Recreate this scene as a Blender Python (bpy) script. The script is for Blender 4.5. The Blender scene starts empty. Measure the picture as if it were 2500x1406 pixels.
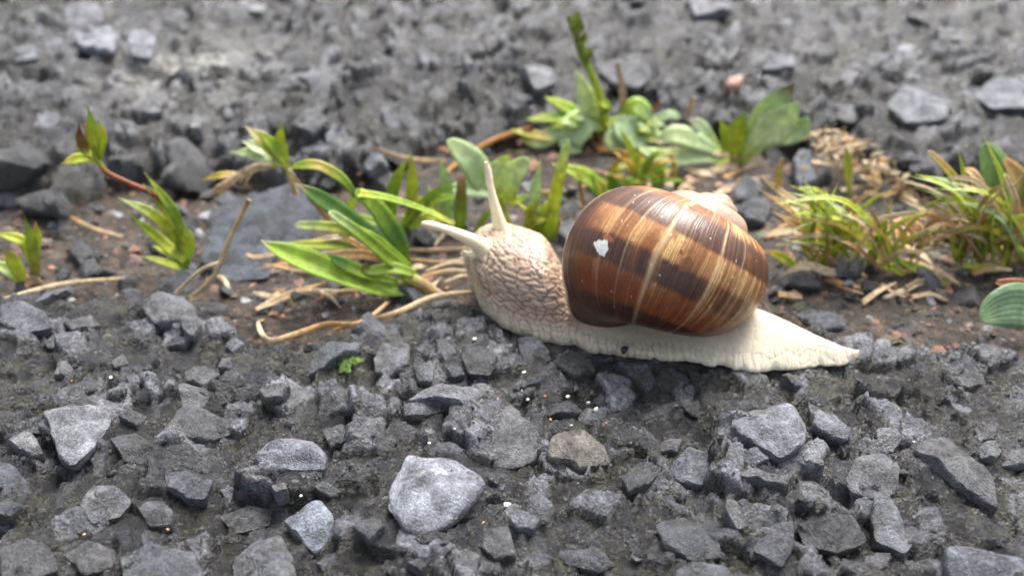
import bpy, math, random
import numpy as np
from mathutils import Vector, Matrix, Euler

random.seed(7)
rng = np.random.default_rng(11)
S = 0.001                      # everything below is laid out in millimetres
scene = bpy.context.scene
COL = scene.collection

# ------------------------------------------------------------------ camera
PITCH = math.radians(36.0); DIST = 166.0; HFOV = math.radians(60.0)
CAM = np.array([0, -DIST * math.cos(PITCH), DIST * math.sin(PITCH)])
cam_d = bpy.data.cameras.new('camera'); cam = bpy.data.objects.new('camera', cam_d); COL.objects.link(cam)
cam.location = Vector(CAM * S); cam.rotation_euler = (math.pi / 2 - PITCH, 0, 0)
cam_d.sensor_width = 36; cam_d.lens = 18 / math.tan(HFOV / 2)
cam_d.clip_start = 0.002; cam_d.clip_end = 200
cam_d.dof.use_dof = True; cam_d.dof.focus_distance = 0.131; cam_d.dof.aperture_fstop = 15
scene.camera = cam

# ------------------------------------------------------------------ light: bright overcast
SUN_EL, SUN_AZ = math.radians(58), math.radians(25)     # azimuth measured from +Y towards +X
world = bpy.data.worlds.new('World'); scene.world = world; world.use_nodes = True
wn = world.node_tree; wn.nodes.clear()
wo = wn.nodes.new('ShaderNodeOutputWorld'); wb = wn.nodes.new('ShaderNodeBackground')
sk = wn.nodes.new('ShaderNodeTexSky'); sk.sky_type = 'NISHITA'; sk.sun_disc = False
sk.sun_elevation = SUN_EL; sk.sun_rotation = SUN_AZ; sk.dust_density = 6.0; sk.air_density = 1.0; sk.ozone_density = 1.0
hs = wn.nodes.new('ShaderNodeHueSaturation'); hs.inputs['Saturation'].default_value = 0.5
wn.links.new(sk.outputs[0], hs.inputs['Color']); wn.links.new(hs.outputs[0], wb.inputs[0])
wb.inputs[1].default_value = 0.075; wn.links.new(wb.outputs[0], wo.inputs[0])
sd = bpy.data.lights.new('sun', 'SUN'); sun = bpy.data.objects.new('sun', sd); COL.objects.link(sun)
sd.energy = 1.5; sd.angle = math.radians(28); sd.color = (1.0, 0.96, 0.9)
sdir = Vector((math.sin(SUN_AZ) * math.cos(SUN_EL), math.cos(SUN_AZ) * math.cos(SUN_EL), math.sin(SUN_EL)))
sun.rotation_euler = sdir.to_track_quat('Z', 'Y').to_euler(); sun.location = sdir * 2
scene.view_settings.view_transform = 'Standard'; scene.view_settings.look = 'None'
scene.view_settings.gamma = 1; scene.view_settings.exposure = 2.0
scene.view_settings.use_curve_mapping = False

# ------------------------------------------------------------------ pixel -> place helpers (photo pixels, 2500 x 1406)
F = 1250 / math.tan(HFOV / 2)
FW = np.array([0, math.cos(PITCH), -math.sin(PITCH)]); RT = np.array([1.0, 0, 0]); UP = np.cross(RT, FW)
def ray(px, py):
    return FW + RT * ((px - 1250) / F) - UP * ((py - 703) / F)
def G(px, py, z=0.0):                       # where the ray meets the level z
    d = ray(px, py); t = (z - CAM[2]) / d[2]; return CAM + d * t
def VY(px, py, y):                          # where the ray meets the upright plane at depth y
    d = ray(px, py); t = (y - CAM[1]) / d[1]; return CAM + d * t
def mmpp(y, z=0):                           # millimetres per photo pixel near depth y
    d = np.array([0, y, z]) - CAM; return float(d @ FW) / F

# ------------------------------------------------------------------ numeric noise
def _h(i, j, s):
    i = (i.astype(np.int64) & 0xffffffff).astype(np.uint64); j = (j.astype(np.int64) & 0xffffffff).astype(np.uint64)
    n = (i * np.uint64(374761393) + j * np.uint64(668265263) + np.uint64(s) * np.uint64(2246822519)) & np.uint64(0xffffffff)
    n = ((n ^ (n >> np.uint64(13))) * np.uint64(1274126177)) & np.uint64(0xffffffff)
    n = ((n ^ (n >> np.uint64(16))) * np.uint64(2654435761)) & np.uint64(0xffffffff)
    n = n ^ (n >> np.uint64(15))
    return n.astype(np.float64) / 4294967296.0
def vn(x, y, s=0):
    x = np.asarray(x, float); y = np.asarray(y, float)
    i = np.floor(x); j = np.floor(y); fx = x - i; fy = y - j
    fx = fx * fx * fx * (fx * (fx * 6 - 15) + 10); fy = fy * fy * fy * (fy * (fy * 6 - 15) + 10)
    i = i.astype(np.int64); j = j.astype(np.int64)
    a = _h(i, j, s); b = _h(i + 1, j, s); c = _h(i, j + 1, s); d = _h(i + 1, j + 1, s)
    return (a + (b - a) * fx) * (1 - fy) + (c + (d - c) * fx) * fy
def fbm(x, y, s=0, o=4, g=0.5):
    t = 0; a = 1; m = 0
    for k in range(o):
        t = t + a * vn(x * 2 ** k + 17.3 * k, y * 2 ** k - 9.1 * k, s + k); m += a; a *= g
    return t / m
def worley(x, y, s=0, jit=0.9):
    x = np.asarray(x, float); y = np.asarray(y, float)
    i0 = np.floor(x).astype(np.int64); j0 = np.floor(y).astype(np.int64)
    f1 = np.full(x.shape, 9.0); f2 = f1.copy(); bi = i0.copy(); bj = j0.copy(); dx = f1 * 0; dy = f1 * 0
    for a in (-1, 0, 1):
        for b in (-1, 0, 1):
            i = i0 + a; j = j0 + b
            cx = i + 0.5 + jit * (_h(i, j, s) - .5); cy = j + 0.5 + jit * (_h(i, j, s + 1) - .5)
            d = np.hypot(x - cx, y - cy); m = d < f1
            f2 = np.where(m, f1, np.minimum(f2, d)); f1 = np.where(m, d, f1)
            bi = np.where(m, i, bi); bj = np.where(m, j, bj); dx = np.where(m, x - cx, dx); dy = np.where(m, y - cy, dy)
    return f1, f2, bi, bj, dx, dy
def ss(a, b, x):
    t = np.clip((x - a) / (b - a), 0, 1); return t * t * (3 - 2 * t)
def spline(P, n):                            # Catmull-Rom through rows of P
    P = np.asarray(P, float)
    if len(P) == 2: P = np.array([P[0], (P[0] + P[1]) / 2, P[1]])
    Q = np.vstack([2 * P[0] - P[1], P, 2 * P[-1] - P[-2]])
    k = len(P) - 1; t = np.linspace(0, k, n); i = np.minimum(t.astype(int), k - 1); f = (t - i)[:, None]
    a, b, c, d = Q[i], Q[i + 1], Q[i + 2], Q[i + 3]
    return 0.5 * (2 * b + (c - a) * f + (2 * a - 5 * b + 4 * c - d) * f ** 2 + (3 * b - a - 3 * c + d) * f ** 3)

# ------------------------------------------------------------------ object helpers
def mesh(name, verts, faces, mat=None, smooth=True, attrs=None, sharp=None):
    me = bpy.data.meshes.new(name); verts = np.asarray(verts, np.float32) * np.float32(S)
    if isinstance(faces, np.ndarray):
        n = len(faces); k = faces.shape[1]
        me.vertices.add(len(verts)); me.vertices.foreach_set('co', verts.ravel())
        me.loops.add(n * k); me.loops.foreach_set('vertex_index', faces.astype(np.int32).ravel())
        me.polygons.add(n); me.polygons.foreach_set('loop_start', np.arange(0, n * k, k, dtype=np.int32))
        me.update(calc_edges=True)
    else:
        me.from_pydata(verts.tolist(), [], faces); me.update()
    me.polygons.foreach_set('use_smooth', np.full(len(me.polygons), smooth))
    for k, a in (attrs or {}).items():
        a = np.asarray(a, np.float32)
        if a.ndim == 1:
            at = me.attributes.new(k, 'FLOAT', 'POINT'); at.data.foreach_set('value', a)
        else:
            at = me.attributes.new(k, 'FLOAT_COLOR', 'POINT')
            if a.shape[1] == 3: a = np.hstack([a, np.ones((len(a), 1), np.float32)])
            at.data.foreach_set('color', a.ravel())
    if sharp: me.set_sharp_from_angle(angle=math.radians(sharp))
    if mat: me.materials.append(mat)
    return me
WLOC = {}
def obj(name, me, parent=None, loc=None, label=None, cat=None, group=None, kind=None):
    o = bpy.data.objects.new(name, me); COL.objects.link(o)
    w = Vector(np.asarray(loc, float) * S) if loc is not None else Vector((0, 0, 0))
    WLOC[o.name] = w.copy(); o.location = w
    if parent is not None: o.parent = parent; o.location = w - WLOC[parent.name]
    if label: o['label'] = label
    if cat: o['category'] = cat
    if group: o['group'] = group
    if kind: o['kind'] = kind
    return o
def grid_faces(nu, nv, wrap=False):
    i = np.arange(nu - 1)[:, None]; j = np.arange(nv if wrap else nv - 1)[None, :]; j2 = (j + 1) % nv
    return np.stack([i * nv + j, (i + 1) * nv + j, (i + 1) * nv + j2, i * nv + j2], -1).reshape(-1, 4)

# ------------------------------------------------------------------ materials
class Mat:
    def __init__(s, name):
        s.m = bpy.data.materials.new(name); s.m.use_nodes = True; s.t = s.m.node_tree; s.b = s.t.nodes['Principled BSDF']
        s.out = s.t.nodes['Material Output']
        g = s.n('ShaderNodeNewGeometry'); v = s.n('ShaderNodeVectorMath'); v.operation = 'SCALE'; v.inputs['Scale'].default_value = 1000
        s.l(g.outputs['Position'], v.inputs[0]); s.pos = v.outputs[0]; s.geo = g
    def n(s, t): return s.t.nodes.new(t)
    def l(s, a, b): s.t.links.new(a, b)
    def attr(s, name, col=False):
        a = s.n('ShaderNodeAttribute'); a.attribute_name = name; return a.outputs['Color' if col else 'Fac']
    def noise(s, scale, detail=4, rough=.55, vec=None):
        a = s.n('ShaderNodeTexNoise'); a.inputs['Scale'].default_value = scale; a.inputs['Detail'].default_value = detail; a.inputs['Roughness'].default_value = rough
        s.l(vec or s.pos, a.inputs['Vector']); return a.outputs[0]
    def vor(s, scale, feature='F1', out='Distance', vec=None):
        a = s.n('ShaderNodeTexVoronoi'); a.inputs['Scale'].default_value = scale; a.feature = feature
        s.l(vec or s.pos, a.inputs['Vector']); return a.outputs[out]
    def ramp(s, x, *st):
        r = s.n('ShaderNodeValToRGB'); e = r.color_ramp.elements
        while len(e) < len(st): e.new(.5)
        for k, (p, c) in enumerate(st):
            e[k].position = p; e[k].color = (c, c, c, 1) if isinstance(c, (int, float)) else (*c, 1)
        s.l(x, r.inputs[0]); return r.outputs[0]
    def mix(s, f, a, b, mode='MIX'):
        m = s.n('ShaderNodeMix'); m.data_type = 'RGBA'; m.blend_type = mode
        for q, v in ((0, f), (6, a), (7, b)):
            sock = m.inputs[q]
            if isinstance(v, (int, float)): sock.default_value = v if q == 0 else (v, v, v, 1)
            elif isinstance(v, tuple): sock.default_value = (*v, 1)
            else: s.l(v, sock)
        return m.outputs[2]
    def math(s, op, a, b=0.0):
        m = s.n('ShaderNodeMath'); m.operation = op
        for k, v in enumerate((a, b)):
            if isinstance(v, (int, float)): m.inputs[k].default_value = v
            else: s.l(v, m.inputs[k])
        return m.outputs[0]
    def bump(s, h, strength=.5, dist=.0002):
        b = s.n('ShaderNodeBump'); b.inputs['Strength'].default_value = strength; b.inputs['Distance'].default_value = dist
        s.l(h, b.inputs['Height']); s.l(b.outputs[0], s.b.inputs['Normal']); return b
    def set(s, k, v):
        if isinstance(v, (int, float)): s.b.inputs[k].default_value = v
        elif isinstance(v, tuple): s.b.inputs[k].default_value = (*v, 1) if len(v) == 3 and k.endswith('Color') else v
        else: s.l(v, s.b.inputs[k])

def rock_relief(M, coarse=.9, fine=4.5):
    """broken-stone relief: ridged and cellular noise, in millimetres"""
    r = M.n('ShaderNodeTexNoise'); r.noise_type = 'RIDGED_MULTIFRACTAL'; r.inputs['Scale'].default_value = coarse; r.inputs['Detail'].default_value = 5; M.l(M.pos, r.inputs['Vector'])
    v = M.vor(fine * .6); n = M.noise(fine, 4, .7)
    return M.math('ADD', M.math('MULTIPLY', r.outputs[0], .25), M.math('ADD', M.math('MULTIPLY', v, .35), M.math('MULTIPLY', n, .8)))
def rocky(name, base_attr=None, base_obj=False):
    M = Mat(name)
    if base_obj:
        oi = M.n('ShaderNodeObjectInfo'); c = oi.outputs['Color']
    else: c = M.attr(base_attr, True)
    n1 = M.noise(.32, 6, .65); n2 = M.noise(1.9, 5, .7); n3 = M.noise(6, 3, .7)
    c = M.mix(1.0, c, M.ramp(n1, (.32, .30), (.5, .95), (.66, 1.7)), 'MULTIPLY')
    c = M.mix(1.0, c, M.ramp(n2, (.32, .5), (.5, 1.0), (.68, 1.55)), 'MULTIPLY')
    c = M.mix(1.0, c, M.ramp(n3, (.35, .7), (.65, 1.35)), 'MULTIPLY')
    film = M.ramp(M.noise(.55, 5, .65), (.54, 0), (.66, 1)); c = M.mix(M.math('MULTIPLY', film, .55), c, (.05, .05, .045))
    veins = M.ramp(M.noise(.8, 6, .7), (.485, 0.0), (.505, 1.0), (.525, 0.0))
    c = M.mix(M.math('MULTIPLY', veins, .25), c, (.42, .42, .41))
    spark = M.ramp(M.vor(2.1), (.0, 1.0), (.10, .0)); c = M.mix(M.math('MULTIPLY', spark, .5), c, (.6, .6, .57))
    M.set('Base Color', c)
    M.set('Roughness', M.ramp(n1, (.3, .18), (.7, .42))); M.set('Specular IOR Level', .5)
    M.set('Coat Weight', M.ramp(M.noise(.18, 5, .6), (.40, .05), (.60, .5))); M.set('Coat Roughness', .22)
    bp = M.bump(rock_relief(M), .8, .0008); M.l(bp.outputs[0], M.b.inputs['Coat Normal'])
    return M
M_stone = rocky('stone', base_obj=True).m
M_agg = rocky('aggregate', 'Col').m

# asphalt: bitumen and fine aggregate, with a film of olive-grey dirt in patches
A = Mat('asphalt')
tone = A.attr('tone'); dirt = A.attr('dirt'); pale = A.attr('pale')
n1 = A.noise(.22, 6, .65); n2 = A.noise(1.3, 6, .72); n3 = A.noise(5, 3, .7)
c = A.ramp(tone, (0, (.006, .006, .007)), (.28, (.012, .0125, .015)), (.5, (.045, .047, .056)), (.85, (.16, .166, .19)))
c = A.mix(1.0, c, A.ramp(n1, (.32, .55), (.5, 1.0), (.66, 1.6)), 'MULTIPLY')
c = A.mix(1.0, c, A.ramp(n2, (.32, .45), (.5, 1.0), (.68, 2.0)), 'MULTIPLY')
dm = A.math('MULTIPLY', dirt, A.ramp(A.noise(.3, 6, .75), (.46, 0), (.60, 1)))
c = A.mix(A.math('MULTIPLY', dm, .72), c, A.mix(A.ramp(n2, (.3, 0), (.7, 1)), (.026, .026, .014), (.088, .088, .052)))
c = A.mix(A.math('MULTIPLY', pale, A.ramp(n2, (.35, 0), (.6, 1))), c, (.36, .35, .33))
spark = A.ramp(A.vor(1.5), (.0, 1.0), (.12, .0)); c = A.mix(A.math('MULTIPLY', spark, .45), c, (.55, .55, .52))
A.set('Base Color', c)
A.set('Roughness', A.mix(dm, A.ramp(n1, (.3, .12), (.7, .30)), .5)); A.set('Specular IOR Level', .5)
A.set('Coat Weight', A.ramp(A.noise(.16, 5, .6), (.36, .1), (.58, .75))); A.set('Coat Roughness', .22)
bp = A.bump(rock_relief(A, .6, 2.8), .9, .0011); A.l(bp.outputs[0], A.b.inputs['Coat Normal'])
M_asphalt = A.m

B = Mat('soil')
n1 = B.noise(.25, 5, .6); n2 = B.noise(1.2, 5, .7); n3 = B.noise(4, 3)
c = B.ramp(n1, (.3, (.018, .015, .013)), (.55, (.06, .045, .034)), (.75, (.14, .105, .078)))
c = B.mix(1.0, c, B.ramp(n2, (.3, .5), (.5, 1.0), (.72, 1.7)), 'MULTIPLY')
B.set('Base Color', c); B.set('Roughness', .72); B.bump(B.math('ADD', n2, B.math('MULTIPLY', n3, .5)), .9, .0009)
M_soil = B.m

def leafy(name):
    L = Mat(name); c = L.attr('Col', True); v = L.attr('vv')
    st = L.n('ShaderNodeMath'); st.operation = 'SINE'; L.l(L.math('MULTIPLY', v, 26.0), st.inputs[0])
    stripes = L.ramp(st.outputs[0], (0, .86), (1, 1.1))
    c = L.mix(1.0, c, stripes, 'MULTIPLY')
    c = L.mix(1.0, c, L.ramp(L.noise(.6, 4, .6), (.3, .72), (.5, 1.0), (.7, 1.3)), 'MULTIPLY')
    L.set('Base Color', c); L.set('Roughness', .42); L.set('Specular IOR Level', .45)
    L.bump(L.math('ADD', L.math('MULTIPLY', st.outputs[0], .3), L.noise(3, 3)), .3, .0002)
    tr = L.n('ShaderNodeBsdfTranslucent'); L.l(L.mix(1.0, c, (1.15, 1.2, .6), 'MULTIPLY'), tr.inputs[0])
    mx = L.n('ShaderNodeMixShader'); mx.inputs[0].default_value = .3
    L.l(L.b.outputs[0], mx.inputs[1]); L.l(tr.outputs[0], mx.inputs[2]); L.l(mx.outputs[0], L.out.inputs[0])
    return L.m
M_leaf = leafy('leaf')
DRYM = Mat('dry_straw'); c = DRYM.attr('Col', True); n1 = DRYM.noise(1.2, 5, .7)
c = DRYM.mix(1.0, c, DRYM.ramp(n1, (.3, .45), (.5, .95), (.7, 1.25)), 'MULTIPLY')
c = DRYM.mix(DRYM.ramp(DRYM.noise(.35, 4, .6), (.52, 0), (.66, .55)), c, (.16, .10, .06))
DRYM.set('Base Color', c); DRYM.set('Roughness', .65); DRYM.bump(DRYM.noise(3.5, 4), .6, .0003); M_dry = DRYM.m

K = Mat('snail_skin')
c = K.attr('Col', True)
c = K.mix(1.0, c, K.ramp(K.noise(.7, 4, .6), (.3, .9), (.7, 1.08)), 'MULTIPLY')
K.set('Base Color', c); K.set('Roughness', K.ramp(K.noise(.9, 4), (.35, .18), (.65, .42))); K.set('Specular IOR Level', .5)
K.set('Subsurface Weight', .5); K.b.inputs['Subsurface Radius'].default_value = (1.0, .6, .4); K.set('Subsurface Scale', .0011)
K.bump(K.noise(4.5, 3), .2, .00012)
M_skin = K.m

L_ = Mat('shell')
c = L_.attr('Col', True)
c = L_.mix(1.0, c, L_.ramp(L_.noise(1.5, 4, .6), (.3, .82), (.7, 1.15)), 'MULTIPLY')
L_.set('Base Color', c); L_.set('Roughness', L_.ramp(L_.noise(.5, 4, .6), (.3, .2), (.7, .42)))
L_.set('Roughness', L_.math('MULTIPLY', L_.attr('rough'), L_.ramp(L_.noise(.5, 4, .6), (.3, .7), (.7, 1.2))))
L_.set('Specular IOR Level', .45); L_.set('Coat Weight', .15); L_.set('Coat Roughness', .3)
L_.bump(L_.noise(2.5, 4), .12, .0002)
M_shell = L_.m
def plain(name, col, rough=.5, var=.25, scale=2.0):
    P = Mat(name); P.set('Base Color', P.mix(1.0, P.mix(0.0, col, col), P.ramp(P.noise(scale, 4, .6), (.3, 1 - var), (.7, 1 + var)), 'MULTIPLY'))
    P.set('Roughness', rough); P.bump(P.noise(scale * 3, 3), .4, .0002); return P.m

# ------------------------------------------------------------------ the ground: two broken slabs of asphalt and a crack of soil between
def edge_fn(px, z):
    W = np.array([G(a, b, z) for a, b in px]); o = np.argsort(W[:, 0]); X = W[o, 0]; Y = W[o, 1]
    X = np.concatenate([[-2e4, X[0] - 60], X, [X[-1] + 60, 2e4]]); Y = np.concatenate([[Y[0], Y[0]], Y, [Y[-1], Y[-1]]])
    return lambda x: np.interp(x, X, Y)
near_edge = edge_fn([(-150, 735), (0, 728), (150, 735), (330, 712), (470, 745), (620, 815), (760, 838), (880, 785), (985, 748), (1165, 742), (1300, 735), (1500, 740), (1750, 745), (1900, 775), (2060, 832), (2250, 838), (2500, 852), (2700, 845)], 0)
far_edge = edge_fn([(-100, 430), (0, 430), (150, 440), (300, 400), (450, 395), (600, 400), (760, 395), (880, 380), (960, 340), (1100, 305), (1250, 300), (1400, 290), (1600, 290), (1800, 300), (1950, 310), (2080, 330), (2150, 385), (2300, 420), (2420, 400), (2500, 395), (2700, 380)], 2)
FOOT = np.array([(56.0, -19.9), (40, -15), (30, -11.5), (20, -10), (10, -6.5), (5, -5), (-2, -1.5), (-7, 1.5)])
def foot_dist(x, y):
    o = np.argsort(FOOT[:, 0]); yc = np.interp(x, FOOT[o, 0], FOOT[o, 1]); dx = np.maximum(np.maximum(-7 - x, x - 56), 0)
    w = np.interp(x, [-8, -4, 5, 20, 40, 56], [4, 9, 10.5, 10.2, 8, .5])
    return np.hypot(np.maximum(np.abs(y - yc) - w, 0), dx)
def ground(x, y, full=False):
    x = np.asarray(x, float); y = np.asarray(y, float)
    fade = 1 / (1 + (np.hypot(x, y - 50) / 900) ** 2)            # relief dies out with distance
    w1 = fbm(x / 9, y / 9, 3, 3) - .5; w2 = fbm(x / 2.5, y / 2.5, 5, 3) - .5
    en = near_edge(x) + 5.0 * w1 + 2.0 * w2; ef = far_edge(x) + 9 * w1 + 3 * w2
    near = ss(-.9, 1.1, en - y); far = ss(-1.6, 1.8, y - ef)
    calm = 1 - .75 * ss(3.0, .0, foot_dist(x, y))
    # aggregate facets, three sizes
    wx = x + 4.2 * (fbm(x / 5, y / 5, 21, 3) - .5); wy = y + 4.2 * (fbm(x / 5, y / 5, 22, 3) - .5)
    hc = 0; hf = 0; tone = 0
    for sc, amp, tilt, sd, tw in ((10.0, 2.0, .26, 31, .18), (5.2, 1.5, .34, 41, .62), (2.3, .6, .42, 51, .20)):
        f1, f2, bi, bj, dx, dy = worley(wx / sc, wy / sc, sd, 1.0)
        r = _h(bi, bj, sd + 7); ta = (_h(bi, bj, sd + 8) - .5) * tilt * 2; tb = (_h(bi, bj, sd + 9) - .5) * tilt * 2
        groove = ss(.0, .13, f2 - f1)
        keep = (_h(bi, bj, sd + 10) > .42)
        q = ((r - .5) * amp + (ta * dx + tb * dy) * sc) * groove * np.where(keep, 1, .35) - (1 - groove) * amp * .27 + np.where(keep, .22 * amp * groove, 0)
        if sc > 3: hc = hc + q
        else: hf = hf + q
        tone = tone + tw * np.where(keep, (.25 + .75 * r) * groove, .10 + .18 * r)
    hc = hc + 1.3 * (fbm(x / 16, y / 16, 61, 2) - .5); hf = hf + .6 * (fbm(x / 1.4, y / 1.4, 63, 4, .6) - .5) - .7 * np.abs(fbm(x / 3.2, y / 3.2, 64, 3) - .5)
    pits = ss(.62, .72, fbm(x / 5, y / 5, 65, 3)); hf = hf - 1.3 * pits
    h = hc + hf
    # the far slab is broken into low steps towards the crack
    step = ss(0, 26, y - ef + 8 * w1) * 3.0 + ss(8, 10, y - ef + 10 * w1) * 1.5
    soil_z = -5.2 + 2.6 * (fbm(x / 10, y / 10, 71, 4) - .5) + 1.4 * (fbm(x / 2.2, y / 2.2, 75, 3) - .5) + .5 * (fbm(x / .8, y / .8, 78, 2) - .5)
    slab_n = h * calm - .2; slab_f = hc * 1.5 + hf * .7 + 1.6 + step
    z = soil_z * (1 - near) * (1 - far) + slab_n * near + slab_f * far * (1 - near)
    z = z * fade
    if not full: return z
    rel = h - 1.3 * (fbm(x / 16, y / 16, 61, 2) - .5)
    dirt = np.clip(.25 + .9 * ss(.5, -.7, rel) * (.4 + .9 * ss(.35, .6, fbm(x / 14, y / 14, 81, 3))), 0, 1)
    dirt = np.where(far > .5, dirt * .8, dirt)
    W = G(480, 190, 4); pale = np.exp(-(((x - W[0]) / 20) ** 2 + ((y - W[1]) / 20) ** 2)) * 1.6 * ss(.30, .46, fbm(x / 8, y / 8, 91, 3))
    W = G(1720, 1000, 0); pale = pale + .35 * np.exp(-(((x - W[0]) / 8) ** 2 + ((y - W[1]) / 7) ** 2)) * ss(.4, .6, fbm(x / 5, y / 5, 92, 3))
    pale = pale + .08 * far * ss(.48, .66, fbm(x / 22, y / 22, 95, 4))  # far slab's grazing-light brightness put into its colour as soft pale patches
    return z, np.clip(tone * 1.05, 0, 1), dirt, pale, np.maximum(near, far)
def gz(x, y): return float(ground(np.array([x]), np.array([y]))[0])

def axis(segs, reach):
    a = []
    for lo, hi, st in segs: a.append(np.arange(lo, hi, st))
    a = np.concatenate(a); lo, hi = a[0], a[-1]
    st = 3.0; out = []
    p = hi
    while p < reach: p += st; st *= 1.22; out.append(p)
    st = 3.0; q = []; p = lo
    while p > -reach: p -= st; st *= 1.22; q.append(p)
    return np.concatenate([q[::-1], a, out])
gx = axis([(-230, -95, .8), (-95, 95, .36), (95, 230, .8)], 30000)
gy = axis([(-85, 30, .33), (30, 100, .5), (100, 260, .9)], 30000)
X, Y = np.meshgrid(gx, gy, indexing='ij')
Z, tone, dirt, pale, slab = ground(X.ravel(), Y.ravel(), True)
GV = np.stack([X.ravel(), Y.ravel(), Z], -1)
GF = grid_faces(len(gx), len(gy)); GF = GF
is_slab = slab[GF].mean(1) > .35
def submesh(name, sel, mat, at):
    f = GF[sel]; u, inv = np.unique(f, return_inverse=True)
    return mesh(name, GV[u], inv.reshape(f.shape), mat, True, {k: v[u] for k, v in at.items()})
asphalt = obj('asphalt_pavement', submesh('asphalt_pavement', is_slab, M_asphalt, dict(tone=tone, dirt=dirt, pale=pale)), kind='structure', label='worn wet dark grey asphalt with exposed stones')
soil = obj('soil', submesh('soil', ~is_slab, M_soil, {}), kind='structure', label='brown crumbly soil filling the crack in the asphalt')

# ------------------------------------------------------------------ stones
def ico(n):
    import bmesh
    bm = bmesh.new(); bmesh.ops.create_icosphere(bm, subdivisions=n, radius=1)
    v = np.array([x.co[:] for x in bm.verts]); f = np.array([[x.index for x in p.verts] for p in bm.faces]); bm.free(); return v, f
ICO = {n: ico(n) for n in (1, 2, 3, 4)}
def rock_shape(n, seed, planes=11, soft=30.0):
    r = np.random.default_rng(seed); v, f = ICO[n]
    N = r.normal(size=(planes, 3)); N /= np.linalg.norm(N, axis=1)[:, None]; d = r.uniform(.62, 1.0, planes)
    q = np.maximum(v @ N.T, 1e-3) / d                       # 1/r of each cutting plane
    rad = 1 / (np.sum(q ** soft, 1) ** (1 / soft) + .05)
    rad = np.minimum(rad, 1.35)
    if n > 1:
        rad = rad * (1 + .16 * (fbm(v[:, 0] * 2.2 + seed, v[:, 1] * 2.2 + v[:, 2] * 1.7, seed, 3) - .5))
    return v * rad[:, None], f
def stone_tone(t, blue=0.0, warm=0.0):
    g = .022 + .29 * t ** 1.6
    return (g * (.97 - .12 * blue + .17 * warm), g * (.99 + .0 * blue + .05 * warm), g * (1.10 + .18 * blue - .26 * warm), 1)

def outline_stone(poly, h, seed, tilt=(0, 0), sink=2.2):
    """angular stone whose plan is the given outline (mm, world), top at height h above its seat; the top is cut by a few planes"""
    P = np.asarray(poly, float); c = P.mean(0); r = np.random.default_rng(seed)
    m = 72; Q = np.vstack([P, P[:1]]); L = np.r_[0, np.cumsum(np.hypot(*np.diff(Q, axis=0).T))]
    t = np.linspace(0, L[-1], m, endpoint=False); R = np.stack([np.interp(t, L, Q[:, k]) for k in (0, 1)], -1) - c
    size = np.sqrt((R ** 2).sum(1)).mean()
    for _ in range(2): R = .25 * np.roll(R, 1, 0) + .5 * R + .25 * np.roll(R, -1, 0)
    nrm = R / (np.linalg.norm(R, axis=1)[:, None] + 1e-9)
    R = R + nrm * (size * .08 * (fbm(t / size * 2.5, t * 0 + seed, seed, 3) - .5))[:, None]
    npl = r.integers(3, 6); ang = r.uniform(0, 2 * math.pi, npl); A2 = np.stack([np.cos(ang), np.sin(ang)], -1)
    off = r.uniform(.05, .75, npl) * size; sl = r.uniform(.25, 1.1, npl)
    def top(p):
        z = h + p[:, 0] * tilt[0] + p[:, 1] * tilt[1]
        for a, o_, b in zip(A2, off, sl): z = np.minimum(z, h + b * (o_ - p @ a) + p[:, 1] * tilt[1] * .5)
        q = p / size
        z = z + .20 * size * (fbm(q[:, 0] * 1.5 + seed, q[:, 1] * 1.5, seed, 4, .55) - .5) + .10 * size * (np.abs(fbm(q[:, 0] * 2.5 + seed, q[:, 1] * 2.5, seed + 9, 3) - .5) * -2 + .25)
        return np.maximum(z, h * .38 + .25 * (z - h * .38))
    rings = []
    for k, (sc, zf) in enumerate([(.9, -1), (.99, -.4), (1.03, .25), (1.01, .7), (.975, .93), (.93, 1), (.86, 1), (.76, 1), (.64, 1), (.51, 1), (.38, 1), (.25, 1), (.12, 1)]):
        p = R * sc; z = top(p); zz = -sink * (-zf) if zf < 0 else z * zf
        zz = np.full(m, zz) if np.ndim(zz) == 0 else zz
        j = .09 * size * (fbm(p[:, 0] / size * 3 + seed, p[:, 1] / size * 3 + zf * 2, seed + 3, 3) - .5) if zf < 1 else np.zeros(m)
        rings.append(np.stack([p[:, 0] + nrm[:, 0] * j, p[:, 1] + nrm[:, 1] * j, zz], -1))
    V = np.vstack(rings + [[[0, 0, float(top(np.zeros((1, 2)))[0])]]])
    n = len(rings); Fq = [tuple(x) for x in grid_faces(n, m, True)[:, ::-1]]
    tp = len(V) - 1; b0 = (n - 1) * m
    Fq += [(b0 + i, b0 + (i + 1) % m, tp) for i in range(m)]
    Fq.append(tuple(range(m - 1, -1, -1)))
    return V, Fq, c
def crop(ox, oy, k, pts): return [(ox + a / k, oy + b / k) for a, b in pts]
H6 = lambda *p: crop(0, 680, 1.937, p)
H7 = lambda *p: crop(850, 780, 2.246, p)
H8 = lambda *p: crop(1600, 780, 2.2456, p)
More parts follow.
